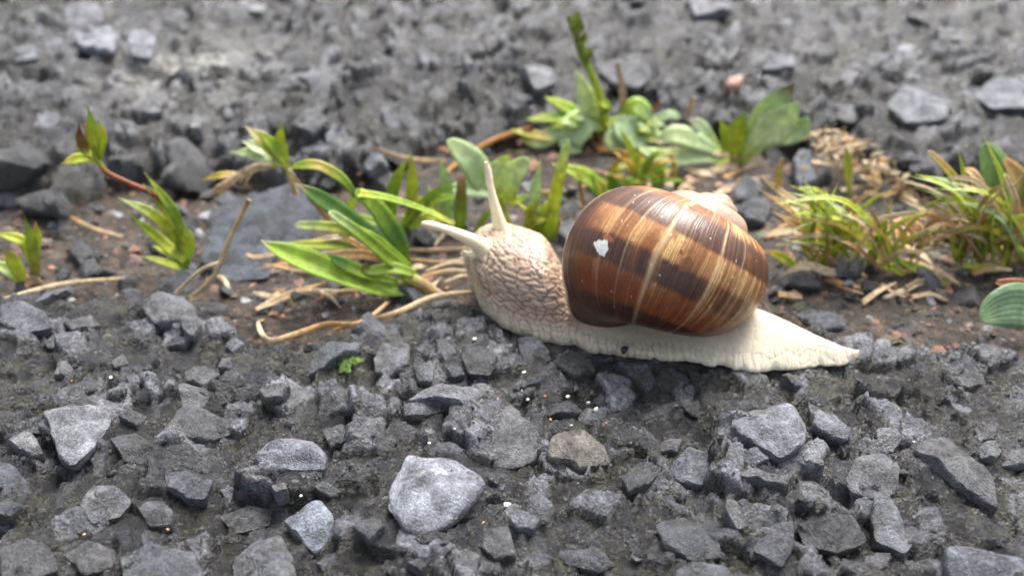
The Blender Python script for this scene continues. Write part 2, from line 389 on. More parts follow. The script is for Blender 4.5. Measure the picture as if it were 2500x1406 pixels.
# outline, height mm, tone, blue, warm, tilt
HERO = [
 (H6((190,600),(350,570),(500,610),(510,660),(430,760),(330,850),(270,830),(240,720)), 2.2, .72, .2, .1, (.02,.10)),
 (H6((20,740),(110,690),(160,740),(200,810),(130,815),(60,780)), 2.2, .6, 0, .1, (0,.15)),
 (H6((-60,830),(40,860),(120,950),(130,995),(-60,985)), 2.4, .34, .6, 0, (0,.1)),
 (H6((-30,1060),(60,1040),(100,1060),(40,1110),(-30,1115)), 1.6, .2, .6, 0, (0,.1)),
 (H6((1195,830),(1260,760),(1390,725),(1480,750),(1540,800),(1530,870),(1420,872),(1240,870)), 2.6, .66, .5, 0, (0,.16)),
 (H6((750,710),(830,630),(930,595),(1060,640),(1090,700),(1000,740),(850,740)), 1.8, .32, .1, 0, (0,.2)),
 (H6((770,890),(860,910),(1000,925),(960,1010),(880,1020),(780,970)), 1.6, .38, .4, 0, (0,.2)),
 (H6((1330,1100),(1420,1060),(1520,1050),(1580,1120),(1560,1200),(1480,1260),(1420,1210)), 3.0, .72, .6, 0, (0,.12)),
 (H6((1100,1300),(1200,1220),(1320,1185),(1370,1280),(1400,1400),(1250,1420),(1100,1380)), 2.0, .4, .2, 0, (.1,.1)),
 (H6((370,1050),(430,960),(520,960),(610,1030),(560,1100),(430,1130)), 1.4, .46, .1, 0, (0,.1)),
 (H6((640,1060),(760,1040),(820,1100),(800,1150),(700,1150)), 1.5, .34, .2, 0, (.05,.2)),
 (H6((560,1300),(700,1250),(900,1270),(960,1380),(900,1450),(600,1450)), 1.8, .42, .4, 0, (0,.1)),
 (H6((0,1280),(120,1230),(240,1270),(260,1360),(120,1420),(0,1420)), 1.2, .28, .1, 0, (0,.1)),
 (H6((660,110),(760,60),(870,80),(920,130),(850,190),(720,180)), 2.2, .5, 0, 0, (0,.15)),
 (H6((200,290),(270,255),(310,275),(270,320),(220,320)), 1.3, .42, .2, 0, (0,.15)),
 (H6((270,400),(320,390),(345,420),(300,445),(250,440)), 1.3, .45, 0, .1, (0,.15)),
 (H6((850,180),(910,145),(950,200),(900,250),(860,230)), 1.5, .45, .1, 0, (0,.15)),
 (H6((1060,310),(1110,275),(1155,300),(1100,345)), 1.5, .58, .3, 0, (0,.15)),
 (H6((820,430),(990,410),(1030,430),(960,480),(880,470)), 1.6, .5, 0, 0, (0,.12)),
 (H6((840,510),(890,485),(1010,510),(960,580),(860,600)), 1.8, .45, 0, .1, (0,.12)),
 (H6((1450,410),(1470,350),(1600,280),(1690,265),(1690,310),(1560,370)), 3.2, .36, .6, 0, (.02,.2)),
 (H6((1220,520),(1290,490),(1370,500),(1330,550),(1250,560)), 1.6, .44, 0, .1, (0,.12)),
 (H6((790,300),(850,265),(930,265),(860,310)), 1.4, .42, 0, .1, (0,.12)),
 (H6((560,650),(620,620),(690,640),(640,690)), 1.2, .26, .3, 0, (0,.12)),
 (H6((1480,980),(1530,960),(1610,985),(1560,1025)), 1.4, .28, .4, 0, (0,.12)),
 (H6((590,460),(640,450),(680,480),(620,510)), 1.3, .38, 0, 0, (0,.12)),
 (H6((0,130),(120,110),(200,130),(230,200),(100,230),(0,210)), 1.8, .45, .4, 0, (0,.12)),
 (H6((280,190),(420,160),(470,210),(340,240)), 1.2, .42, 0, .1, (0,.12)),
 (H6((520,380),(580,350),(610,400),(540,420)), 1.2, .42, 0, 0, (0,.12)),
 (H6((1030,420),(1050,380),(1100,370),(1090,410)), 1.2, .42, 0, 0, (0,.12)),
 (H6((1040,1110),(1180,1060),(1280,1080),(1270,1150),(1100,1190)), .9, .26, 0, .1, (0,.06)),
 (H6((300,1290),(420,1240),(540,1270),(540,1350),(400,1400)), 1.0, .26, 0, .1, (0,.06)),
 (H6((520,760),(640,730),(720,780),(700,860),(580,850)), .9, .24, .1, 0, (0,.05)),
 (H6((1520,700),(1620,690),(1660,760),(1560,790)), .9, .26, 0, 0, (0,.05)),
 (H6((1040,1000),(1080,960),(1110,1000),(1080,1050)), 1.2, .42, .2, 0, (0,.1)),
 (H6((1280,980),(1340,950),(1360,990),(1300,1010)), 1.2, .45, .2, 0, (0,.1)),
 (H7((310,700),(345,685),(440,715),(600,735),(700,785),(745,860),(700,940),(600,1020),(470,1110),(310,1115),(260,1040),(220,960),(235,870),(280,790)), 3.4, .8, .35, 0, (.0,.06)),
 (H7((770,660),(820,500),(880,420),(940,470),(960,540),(1050,610),(1030,720),(900,770),(780,740)), 2.6, .46, 0, .05, (-.05,.22)),
 (H7((1090,680),(1130,620),(1270,600),(1400,650),(1440,740),(1280,780),(1110,730)), 2.6, .5, 0, .8, (0,.1)),
 (H7((135,190),(200,130),(330,110),(330,220),(230,280),(150,250)), 2.2, .52, .1, .05, (0,.14)),
 (H7((355,260),(450,195),(470,270),(460,330),(380,310)), 1.5, .5, .2, 0, (0,.1)),
 (H7((320,410),(400,370),(520,350),(700,335),(760,420),(720,450),(600,430),(420,415)), 2.4, .55, .1, 0, (0,.1)),
 (H7((300,470),(420,450),(560,460),(400,520),(300,520)), 1.5, .4, 0, 0, (0,.1)),
 (H7((930,80),(1000,90),(1090,130),(1110,190),(1010,220),(940,160)), 1.8, .4, .5, 0, (0,.1)),
 (H7((1130,200),(1240,140),(1330,190),(1360,260),(1250,300),(1150,250)), 2.2, .16, .3, 0, (0,.1)),
 (H7((540,270),(600,240),(640,290),(570,310)), 1.3, .24, .4, 0, (0,.1)),
 (H7((940,350),(1060,270),(1060,320),(960,370)), 1.6, .26, .4, 0, (0,.1)),
 (H7((880,1080),(930,1040),(1050,1090),(1020,1140),(930,1130)), 1.6, .52, .2, 0, (0,.12)),
 (H7((740,1160),(880,1140),(920,1280),(800,1300),(730,1230)), 1.6, .34, 0, .1, (0,.12)),
 (H7((580,1290),(640,1230),(720,1270),(700,1370),(600,1370)), 1.7, .42, 0, 0, (0,.12)),
 (H7((1130,1230),(1290,1240),(1400,1270),(1470,1320),(1380,1360),(1200,1320)), 1.8, .3, .4, 0, (0,.2)),
 (H7((1340,380),(1420,330),(1450,420),(1400,470),(1340,440)), 1.3, .28, .5, 0, (0,.1)),
 (H7((480,90),(530,100),(590,160),(540,210),(490,170)), 1.4, .38, .2, 0, (0,.1)),
 (H7((1080,480),(1200,440),(1300,480),(1220,510),(1100,510)), 1.6, .14, .2, 0, (0,.1)),
 (H7((20,1130),(150,1040),(200,1120),(120,1200)), 1.4, .28, .3, 0, (0,.1)),
 (H7((360,1185),(440,1160),(580,1180),(540,1215),(400,1215)), 1.0, .1, 0, 0, (0,.1)),
 (H7((380,1300),(430,1320),(400,1370),(320,1330)), 1.3, .4, .3, 0, (0,.1)),
 (H7((770,830),(830,860),(820,890),(770,880)), 1.2, .42, 0, .2, (0,.1)),
 (H7((620,180),(720,150),(820,200),(780,290),(660,280)), .8, .25, 0, .1, (0,.05)),
 (H7((1500,850),(1600,770),(1720,800),(1640,900),(1540,930)), .9, .22, .2, 0, (0,.05)),
 (H8((430,490),(500,475),(710,460),(780,500),(830,600),(820,660),(690,720),(560,640),(430,550)), 2.2, .66, .3, 0, (0,.06)),
 (H8((850,410),(900,450),(1000,540),(1085,610),(1050,630),(930,600),(870,550)), 2.0, .58, .2, 0, (0,.14)),
 (H8((1210,610),(1250,575),(1330,590),(1360,640),(1310,695),(1220,650)), 2.2, .55, .1, 0, (0,.1)),
 (H8((1060,840),(1110,740),(1200,715),(1350,720),(1360,780),(1330,900),(1250,935),(1100,900)), 2.8, .52, .1, .05, (.0,.2)),
 (H8((1430,680),(1500,600),(1620,590),(1740,690),(1870,850),(1910,990),(1740,900),(1560,790)), 3.4, .42, .1, .05, (-.05,.26)),
 (H8((1195,1010),(1210,950),(1290,980),(1340,1060),(1420,1200),(1370,1240),(1220,1170)), 2.0, .55, .2, 0, (.06,.06)),
 (H8((1600,1240),(1650,1200),(1800,1240),(2040,1260),(2060,1430),(1680,1430),(1610,1330)), 2.8, .52, .5, 0, (0,.06)),
 (H8((80,790),(180,690),(290,720),(330,810),(250,880),(120,850)), 1.8, .5, .5, 0, (0,.1)),
 (H8((460,740),(560,690),(630,740),(520,790)), 1.5, .5, .6, 0, (0,.1)),
 (H8((450,820),(510,800),(620,840),(760,850),(720,900),(600,880)), 1.7, .4, 0, 0, (0,.15)),
 (H8((390,970),(440,980),(520,1100),(450,1130),(380,1040)), 1.8, .4, 0, .1, (0,.15)),
 (H8((1760,580),(1820,525),(1880,570),(1870,630),(1790,640)), 1.5, .4, 0, .05, (0,.1)),
 (H8((1780,690),(1830,650),(1910,700),(1870,750),(1790,740)), 1.5, .45, .2, 0, (0,.1)),
 (H8((1910,780),(1960,700),(2050,680),(2050,790)), 1.6, .42, .2, 0, (0,.1)),
 (H8((1580,420),(1620,385),(1670,430),(1630,460)), 1.4, .45, .3, 0, (0,.1)),
 (H8((690,290),(740,280),(810,350),(770,365)), 1.4, .38, .3, 0, (0,.1)),
 (H8((1640,340),(1700,285),(1800,290),(1820,340),(1720,370)), 1.2, .3, 0, 0, (0,.1)),
 (H8((640,1110),(760,1080),(760,1240),(700,1330),(540,1240)), 1.1, .28, .3, 0, (0,.08)),
 (H8((0,1100),(150,1060),(330,1150),(370,1280),(200,1300),(50,1230)), 1.5, .24, .4, 0, (0,.1)),
 (H8((1000,690),(1060,665),(1090,710),(1040,740)), 1.2, .34, .3, 0, (0,.1)),
 (H8((120,1350),(250,1320),(400,1350),(420,1430),(120,1430)), 1.3, .36, .3, 0, (0,.1)),
 (H8((750,420),(800,395),(830,420),(790,445)), 1.2, .42, .3, 0, (0,.1)),
 (H8((20,670),(80,630),(150,660),(120,720),(40,710)), 1.5, .44, 0, .1, (0,.1)),
 (H8((870,990),(910,960),(950,1010),(890,1040)), 1.6, .2, 0, .9, (0,.1)),
 (H8((790,1120),(900,1050),(1100,1080),(1160,1200),(1000,1260),(820,1210)), .9, .2, .1, .1, (0,.06)),
 # far slab
 ([(170,85),(200,50),(250,45),(290,85),(270,112),(200,102)], 3.2, .85, .2, 0, (0,.12)),
 ([(310,95),(350,75),(380,95),(360,125),(320,118)], 2.6, .85, .2, 0, (0,.12)),
 ([(690,180),(760,150),(835,170),(825,195),(740,190)], 2.4, .55, .1, 0, (0,.12)),
 ([(2170,245),(2210,215),(2325,248),(2315,275),(2220,280)], 3.0, .66, .2, 0, (0,.12)),
 ([(2380,205),(2480,150),(2560,170),(2560,240),(2430,245)], 3.0, .66, .3, 0, (0,.12)),
 ([(2185,120),(2220,105),(2255,120),(2230,148)], 2.4, .85, .1, 0, (0,.1)),
 ([(2045,190),(2065,165),(2100,180),(2080,195)], 2.4, .75, .0, .1, (0,.1)),
 ([(715,290),(770,250),(800,280),(760,312)], 2.6, .4, .2, 0, (0,.1)),
 ([(1265,150),(1330,145),(1360,185),(1310,200)], 2.6, .66, .1, 0, (0,.1)),
 ([(1460,150),(1560,110),(1620,150),(1560,200),(1490,190)], 2.6, .4, .2, 0, (0,.1)),
 ([(560,140),(620,130),(650,155),(590,170)], 2.0, .6, 0, .1, (0,.1)),
 ([(300,240),(390,225),(440,245),(380,262),(310,262)], 2.0, .62, .1, .1, (0,.1)),
 ([(20,110),(80,100),(90,130),(30,140)], 2.0, .6, .3, 0, (0,.1)),
 ([(150,20),(240,0),(250,40),(180,50)], 2.0, .6, .2, 0, (0,.1)),
 ([(580,0),(650,0),(640,25),(600,22)], 2.0, .8, 0, 0, (0,.1)),
 ([(1680,0),(1780,-5),(1790,15),(1700,25)], 2.0, .6, .3, 0, (0,.1)),
 ([(1850,130),(1940,135),(1940,160),(1860,155)], 2.0, .55, .2, 0, (0,.1)),
 ([(1770,70),(1800,55),(1815,75),(1780,80)], 2.0, .7, 0, .1, (0,.1)),
 ([(460,290),(490,280),(490,310),(465,310)], 2.0, .66, 0, 0, (0,.1)),
 ([(2300,60),(2360,70),(2350,90),(2290,85)], 2.0, .6, .2, 0, (0,.1)),
 # stones caught in the crack
 ([(110,420),(150,400),(185,425),(150,445)], 3.0, .72, .3, 0, (0,.1)),
 ([(185,440),(250,430),(260,470),(200,475)], 2.2, .5, .2, 0, (0,.1)),
]
stone_n = 0; occupied = []
for poly, h, t, blue, warm, tilt in HERO:
    py = np.mean([p[1] for p in poly]); z0 = 0.0 if py > 600 else 3.5
    W = np.array([G(a, b, z0 + h * .6)[:2] for a, b in poly]); c = W.mean(0)
    I = np.vstack([W, (W + c) / 2, W * .25 + c * .75, c[None]]); z0 = float(np.percentile(ground(I[:, 0], I[:, 1]), 62 if np.ptp(W[:, 0]) < 6 else 84)); z0 = z0 if np.ptp(W[:, 0]) < 6 else z0 - .05 * h
    W = np.array([G(a, b, z0 + h * .7)[:2] for a, b in poly])
    V, Fq, c = outline_stone(W, h * .62 + .3, 100 + stone_n, tilt)
    o = obj('stone', mesh('stone', V, Fq, M_stone, sharp=38), asphalt, (c[0], c[1], z0))
    o.color = stone_tone(t, blue, warm); stone_n += 1
    occupied.append((c[0], c[1], np.sqrt(((W - c) ** 2).sum(1)).mean()))
OC = np.array(occupied)

# further stones, embedded all over both slabs (shared shapes)
SHAPES = []
for k in range(26):
    v, f = rock_shape(3, 500 + k); SHAPES.append(mesh('stone', v, f, M_stone, sharp=32))
def free(x, y, r):
    return np.all(np.hypot(OC[:, 0] - x, OC[:, 1] - y) > (OC[:, 2] + r) * .8)
placed = 0; tries = 0
while placed < 120 and tries < 9000:
    tries += 1
    px = random.uniform(-60, 2560); py = random.choice((random.uniform(-30, 400), random.uniform(-20, 330), random.uniform(-30, 400), random.uniform(700, 1420)))
    if py > 500: r = random.uniform(1.3, 3.2)
    else: r = random.uniform(2.0, 5.2)
    w = G(px, py, 0 if py > 500 else 3)
    x, y = w[0], w[1]
    s_ = ground(np.array([x]), np.array([y]), True)
    if s_[4][0] < .9 or foot_dist(x, y) < r + 1.5 or not free(x, y, r): continue
    z = s_[0][0]; fl = random.uniform(.5, .85)
    o = obj('stone', random.choice(SHAPES), asphalt, (x, y, z - r * fl * random.uniform(.5, .8)))
    o.scale = (r * random.uniform(.8, 1.3), r * random.uniform(.75, 1.1), r * fl)
    o.rotation_euler = (random.gauss(0, .2), random.gauss(0, .2), random.uniform(0, 6.28))
    o.color = stone_tone(min(.85, max(.08, random.gauss(.28 if py > 500 else .36, .15))), random.uniform(0, .5), random.uniform(0, .15))
    OC = np.vstack([OC, [x, y, r]]); placed += 1

# broken edge of the slabs: blocks of stone and bitumen standing out of the far and near rim
for k in range(62):
    x = random.uniform(-125, 125) if k < 46 else random.uniform(-95, 95); r = random.uniform(2.6, 6.0) if k < 46 else random.uniform(1.6, 3.2)
    y = far_edge(x) + random.uniform(-4, 5) if k < 46 else near_edge(x) + random.uniform(-3, 1.5)
    if foot_dist(x, y) < r + 2 or not free(x, y, r * .6) or 12 < x < 62 and k < 46 and y < far_edge(x) + 4: continue
    z = gz(x, y + 3) if k < 46 else gz(x, y - 2)
    o = obj('stone', random.choice(SHAPES), asphalt, (x, y, z - r * random.uniform(.35, .75)))
    o.scale = (r * random.uniform(.9, 1.6), r * random.uniform(.8, 1.2), r * random.uniform(.55, .8)); o.rotation_euler = (random.gauss(0, .2), random.gauss(0, .2), random.gauss(0, .5))
    o.color = stone_tone(min(.7, max(.04, random.gauss(.2, .14))), random.uniform(0, .5), random.uniform(0, .15)); OC = np.vstack([OC, [x, y, r * .8]])

# grit and small aggregate: thousands of chips, one object
def chips(name, n, region, rlo, rhi, parent, cols, seed, sink=.35, accept=None, lab=None):
    r = np.random.default_rng(seed); protos = [rock_shape(1, seed * 10 + k)[0] for k in range(10)]; f0 = ICO[1][1]
    px = r.uniform(-80, 2580, n * 4); py = region(r, n * 4)
    P = []
    d = FW[None] + RT[None] * ((px - 1250) / F)[:, None] - UP[None] * ((py - 703) / F)[:, None]
    t = -CAM[2] / d[:, 2]; Q = CAM + d * t[:, None]
    z, tn, di, pa, sl = ground(Q[:, 0], Q[:, 1], True)
    ok = accept(Q[:, 0], Q[:, 1], sl) & (foot_dist(Q[:, 0], Q[:, 1]) > .6)
    Q = Q[ok][:n]; z = z[ok][:n]; m = len(Q)
    rad = rlo * (rhi / rlo) ** (r.random(m) ** 2.2)
    rad = rad * np.clip((Q[:, 1] + 140) / 150, .7, 1.8)
    vs, cs = [], []
    for i in range(m):
        v = protos[i % 10]; a = r.uniform(0, 6.28); ca, sa = math.cos(a), math.sin(a)
        v = v * [r.uniform(.7, 1.3), r.uniform(.7, 1.2), r.uniform(.5, .9)] * rad[i]
        v = np.stack([v[:, 0] * ca - v[:, 1] * sa, v[:, 0] * sa + v[:, 1] * ca, v[:, 2] + v[:, 0] * r.normal(0, .2)], -1)
        vs.append(v + [Q[i, 0], Q[i, 1], z[i] - rad[i] * (sink - .35 + r.uniform(.05, .5))])
        k = cols(r); cs.append(np.tile(k[:3], (len(v), 1)))
    nv = len(protos[0]); ff = (f0[None] + (np.arange(m) * nv)[:, None, None]).reshape(-1, 3)
    return obj(name, mesh(name, np.vstack(vs), ff, M_agg, False, dict(Col=np.vstack(cs))), parent, None, kind='stuff')
def tone_cols(mu, sg, warm=.12): return lambda r: stone_tone(float(np.clip(r.normal(mu, sg), .03, .95)), r.uniform(0, .4), r.uniform(0, warm))
def yr(r, n): return np.where(r.random(n) < .55, r.uniform(690, 1450, n), r.uniform(-60, 430, n))
chips('small_aggregate', 4600, yr, .3, 1.3, asphalt, tone_cols(.2, .14), 3, .65, lambda x, y, s: s > .8)
def soil_cols(r):
    u = r.random()
    if u < .45: return (.03 + .05 * r.random(),) * 3
    if u < .8: return (.12 + .1 * r.random(), .085 + .06 * r.random(), .06 + .03 * r.random())
    if u < .9: return (.35, .19, .12)
    return (.3, .31, .33)
def ys(r, n): return r.uniform(280, 880, n)
chips('soil_crumbs', 4500, ys, .3, 2.2, soil, soil_cols, 5, .3, lambda x, y, s: s < .5)

# ------------------------------------------------------------------ the snail
snail = obj('snail', None, None, (24, -9, 0), label='large cream snail with banded brown shell crawling over dark asphalt', cat='snail')
snail.empty_display_size = .01
# body: slices at constant x from head (left) to tail (right)
near_px = [(2091, 868), (2060, 877), (2000, 890), (1950, 897), (1900, 903), (1860, 905), (1810, 902), (1760, 893), (1700, 882), (1630, 877), (1560, 875), (1500, 868), (1450, 858), (1400, 842), (1330, 833), (1270, 819), (1220, 794), (1185, 763), (1168, 738), (1160, 715)]
NE = np.array([G(a, b, .2)[:2] for a, b in near_px])[::-1]
bx_ = [-8.2, -7, -5, -2, 2, 5, 10, 20, 30, 40, 46, 52, 55.5, 57]
cy_ = [2.6, 2.2, 1.4, -.2, -2.6, -4.2, -6.8, -10, -11.8, -14.6, -16.6, -18.6, -19.7, -20.0]
hh_ = [8.2, 9.6, 11.2, 12.2, 12.4, 12.2, 11.8, 10.5, 8.6, 6.2, 4.9, 3.0, 2.0, 1.5]
mm_ = [1, 1, 1, 1, 1, 1, .95, .7, .35, .05, 0, 0, 0, 0]
x0, x1 = -8.3, NE[-1, 0]
s_ = np.linspace(0, 1, 620); xs = x0 + (x1 - x0) * (1 - (1 - s_) ** 1.0)
# pack slices at the rounded front
xs = np.concatenate([x0 + (np.linspace(0, 1, 60) ** 2) * 3.0, np.linspace(x0 + 3.05, x1, 620)])
yc = np.interp(xs, bx_, cy_); hh = np.interp(xs, bx_, hh_); mx = np.interp(xs, bx_, mm_)
ney = np.interp(xs, NE[:, 0], NE[:, 1]); wn_ = np.maximum(yc - ney, .9 + .42 * np.minimum(NE[-1, 0] - xs, 5))
def smooth(a, k):
    for _ in range(k): a = np.concatenate([a[:1], .25 * a[:-2] + .5 * a[1:-1] + .25 * a[2:], a[-1:]])
    return a
yc = smooth(yc, 120); hh = smooth(hh, 120); wn_ = smooth(wn_, 8); wf = smooth(wn_, 60)
pn = np.array([(-1, .0), (-1.0, .07), (-.965, .15), (-.90, .26), (-.83, .40), (-.775, .56), (-.69, .73), (-.52, .89), (-.28, .98), (0, 1)])
pt = np.array([(-1, .0), (-.985, .08), (-.93, .18), (-.82, .33), (-.68, .50), (-.52, .68), (-.36, .83), (-.22, .93), (-.10, .985), (0, 1)])
pu = np.array([(-1, .0), (-.99, .06), (-.955, .11), (-.89, .15), (-.80, .18), (-.66, .22), (-.48, .27), (-.3, .33), (-.14, .38), (0, .4)])
NH = 90
sp_n = spline(pn, NH); sp_t = spline(pt, NH)
def full_profile(h):                          # near edge -> top -> far edge
    g = h[::-1].copy(); g[:, 0] *= -1; return np.vstack([h, g[1:]])
PN = full_profile(sp_n); PT = full_profile(sp_t); PU = full_profile(spline(pu, NH)); NCu = len(PN)
NB_ = 40                                      # sole underneath
lat = PN[None, :, 0] * mx[:, None] + PT[None, :, 0] * (1 - mx[:, None]); zz = PN[None, :, 1] * mx[:, None] + PT[None, :, 1] * (1 - mx[:, None])
und = (ss(5, 12, xs) * ss(44, 34, xs))[:, None]; lat = lat * (1 - und) + PU[None, :, 0] * und; zz = zz * (1 - und) + PU[None, :, 1] * und
wl = np.where(lat < 0, wn_[:, None], wf[:, None])
# neck narrower than the foot on top
Yb = yc[:, None] + lat * wl; Zb = zz * hh[:, None]
Xb = np.repeat(xs[:, None], NCu, 1)
# round the front: head overhangs the foot a little, nose rounded
fr = np.clip((xs - x0) / 3.2, 0, 1); k = np.sqrt(np.clip(1 - (1 - fr) ** 2, 0, 1))
zc0 = 4.2; Yb = yc[:, None] + (Yb - yc[:, None]) * (.12 + .88 * k[:, None]); Zb = np.where(Zb > zc0, zc0 + (Zb - zc0) * (.05 + .95 * k[:, None]), Zb * (.25 + .75 * k[:, None]) + (1 - k[:, None]) * 1.6)
bulge = np.exp(-((Zb - 7) / 3.2) ** 2) * ss(2, -7, xs)[:, None]; Xb = Xb - 1.1 * bulge
# arc-length coordinates over the skin
P0 = np.stack([Xb, Yb, Zb], -1)
girth = np.concatenate([np.zeros((len(xs), 1)), np.cumsum(np.linalg.norm(np.diff(P0, axis=1), axis=2), 1)], 1)
gl = np.minimum(girth, girth[:, -1:] - girth)              # distance from the sole edge
U = np.repeat(xs[:, None], NCu, 1) + .35 * (Zb) * ss(10, -5, Xb)
wu = U + 1.5 * (fbm(U / 2, girth / 2, 301, 3) - .5); wv = girth + 1.5 * (fbm(U / 2, girth / 2, 302, 3) - .5)
f1, f2, bi, bj, dx, dy = worley(wu / 1.5, wv / .9, 311, .95); gr_neck = ss(.21, .0, f2 - f1); dome = ss(0, .55, f2 - f1); cell = _h(bi, bj, 5)
g1, g2, _, _, _, _ = worley(wu / 1.6, wv / 2.6, 321, .7); gr_tail = ss(.20, .0, g2 - g1)
fr_l = .5 + .5 * np.cos((wu + .5 * fbm(U / 3, girth / 3, 331, 2)) * 2 * math.pi / 1.15); gr_fr = ss(.72, 1.0, fr_l)
neck = ss(16, 7, Xb); frill = ss(4.6, 2.6, gl)
groove = (gr_neck * neck + gr_tail * (1 - neck) * .55) * (1 - frill) + (gr_fr * .55 + gr_tail * .45) * frill
amp = .05 * neck * (1 - frill) + .05 + .06 * frill
du = np.gradient(P0, axis=0); dv = np.gradient(P0, axis=1); nr = np.cross(dv, du); nr /= np.linalg.norm(nr, axis=2, keepdims=True) + 1e-9
ctr = np.stack([xs, yc, np.full(len(xs), 2.)], -1)[:, None]
nr *= np.sign(((P0 - ctr) * nr).sum(2, keepdims=True))
edge_fade = ss(0, .8, gl)
P0 = P0 - nr * (groove * amp * edge_fade)[..., None] + nr * (.20 * (dome - .5) * neck * (1 - frill * .6) + .02 * (ss(0, .4, g2 - g1) - .5) * (1 - neck) * edge_fade)[..., None]
# rippled edge of the foot
rip = np.exp(-(gl / 1.3) ** 2)
P0[..., 1] += np.where(lat < 0, -1, 1) * rip * .7 * (fbm(xs / 2.2, xs * 0, 341, 3) - .5)[:, None] * 2
# pigment
cream = np.array([.55, .475, .35]); white = np.array([.70, .64, .50]); tan = np.array([.44, .325, .24]); brown = np.array([.21, .135, .105]); grey = np.array([.40, .36, .29])
c = np.ones(P0.shape) * cream
tl = ss(22, 38, Xb)[..., None]; c = c * (1 - tl) + white * tl
nk = (neck * (1 - frill * .9))[..., None]; c = c * (1 - nk) + (tan * (.85 + .35 * cell[..., None])) * nk
hd = ss(-1, -7, Xb)[..., None] * ss(4, 8, Zb)[..., None]; c = c * (1 - .5 * hd) + np.array([.66, .52, .38]) * .5 * hd
smd = (np.exp(-((gl - 4.6) / 2.2) ** 2) * ss(-4, 3, Xb) * ss(13, 7, Xb) * (.6 + .6 * fbm(U / 3, girth / 2, 351, 3)))[..., None]
c = c * (1 - .6 * smd) + np.array([.26, .16, .12]) * .6 * smd
fz = (frill * ss(30, 14, Xb))[..., None]; c = c * (1 - .5 * fz) + grey * .5 * fz
gk = (groove * (.88 * neck * (1 - frill) + .62 * frill * ss(40, 22, Xb) + .09))[..., None]
c = c * (1 - gk) + brown * gk
# sole below
sole_t = np.linspace(0, 1, NB_ + 2)[1:-1]
Ys = P0[:, -1:, 1] + (P0[:, :1, 1] - P0[:, -1:, 1]) * sole_t; Xs = P0[:, -1:, 0] + (P0[:, :1, 0] - P0[:, -1:, 0]) * sole_t
Zs = P0[:, :1, 2] * 0 - .25 - .5 * np.sin(sole_t * math.pi)[None] + np.zeros_like(Ys)
PB = np.concatenate([P0, np.stack([Xs, Ys, Zs], -1)], 1); CB = np.concatenate([c, np.ones((len(xs), NB_, 3)) * cream], 1)
PB[:, 0, 2] = np.minimum(PB[:, 0, 2], .0); 
nvb = PB.shape[1]
BV = PB.reshape(-1, 3); BF = grid_faces(len(xs), nvb, True)
BV = np.vstack([BV, PB[0].mean(0)[None], PB[-1].mean(0)[None]]); BC = np.vstack([CB.reshape(-1, 3), CB[0].mean(0)[None], CB[-1].mean(0)[None]])
faces = [tuple(f) for f in BF] + [(len(BV) - 2, i, (i + 1) % nvb) for i in range(nvb)] + [(len(BV) - 1, (len(xs) - 1) * nvb + (i + 1) % nvb, (len(xs) - 1) * nvb + i) for i in range(nvb)]
body = obj('body', mesh('body', BV, faces, M_skin, True, dict(Col=BC)), snail)

def tube_mesh(name, pts, radii, mat, nu=40, nv=20, col=None, cap=True, flat=1.0):
    C = spline(pts, nu); r = np.interp(np.linspace(0, 1, nu), np.linspace(0, 1, len(radii)), radii)
    T = np.gradient(C, axis=0); T /= np.linalg.norm(T, axis=1)[:, None]
    ref = np.array([.3, -.8, .5]); A_ = np.cross(T, ref); A_ /= np.linalg.norm(A_, axis=1)[:, None]; B_ = np.cross(T, A_)
    a = np.linspace(0, 2 * math.pi, nv, endpoint=False)
    V = C[:, None] + r[:, None, None] * (A_[:, None] * np.cos(a)[None, :, None] + B_[:, None] * np.sin(a)[None, :, None] * flat)
    V = V.reshape(-1, 3); Fq = [tuple(x) for x in grid_faces(nu, nv, True)]
    V = np.vstack([V, C[:1], C[-1:] + T[-1:] * r[-1] * .5]); n = nu * nv
    Fq += [(n, (i + 1) % nv, i) for i in range(nv)] + [(n + 1, (nu - 1) * nv + i, (nu - 1) * nv + (i + 1) % nv) for i in range(nv)]
    at = {}
    if col is not None:
        col = np.asarray(col, float); cc = np.stack([np.interp(np.linspace(0, 1, nu), np.linspace(0, 1, len(col)), col[:, k]) for k in range(3)], -1)
        at = dict(Col=np.vstack([np.repeat(cc, nv, 0), cc[:1], cc[-1:]]), vv=np.concatenate([np.tile(np.cos(a) * .3, nu), [0, 0]]))
    return mesh(name, V, Fq, mat, True, at)
skin_c = [(.62, .52, .40), (.80, .72, .50), (.88, .82, .58), (.88, .83, .61), (.86, .80, .61), (.72, .64, .5)]
ra = [2.9, 2.15, 1.6, 1.3, 1.1, .95, .82, .70, .63, .73, .66, .34]
st1 = obj('eye_stalk', tube_mesh('eye_stalk', [VY(1238, 604, 2.2), VY(1222, 556, 2.6), VY(1207, 500, 3.4), VY(1196, 450, 4.2), VY(1187, 396, 5.0)], ra, M_skin, 60, 24, skin_c), snail)
st2 = obj('eye_stalk', tube_mesh('eye_stalk', [VY(1196, 618, -1.6), VY(1160, 592, -2.4), VY(1110, 568, -3.6), VY(1070, 554, -4.4), VY(1030, 545, -5.2)], ra, M_skin, 60, 24, skin_c), snail)
obj('feeler', tube_mesh('feeler', [VY(1175, 622, -1.5), VY(1150, 622, -2.4), VY(1128, 616, -3)], [1.0, .7, .5, .42], M_skin, 20, 14, skin_c), snail)

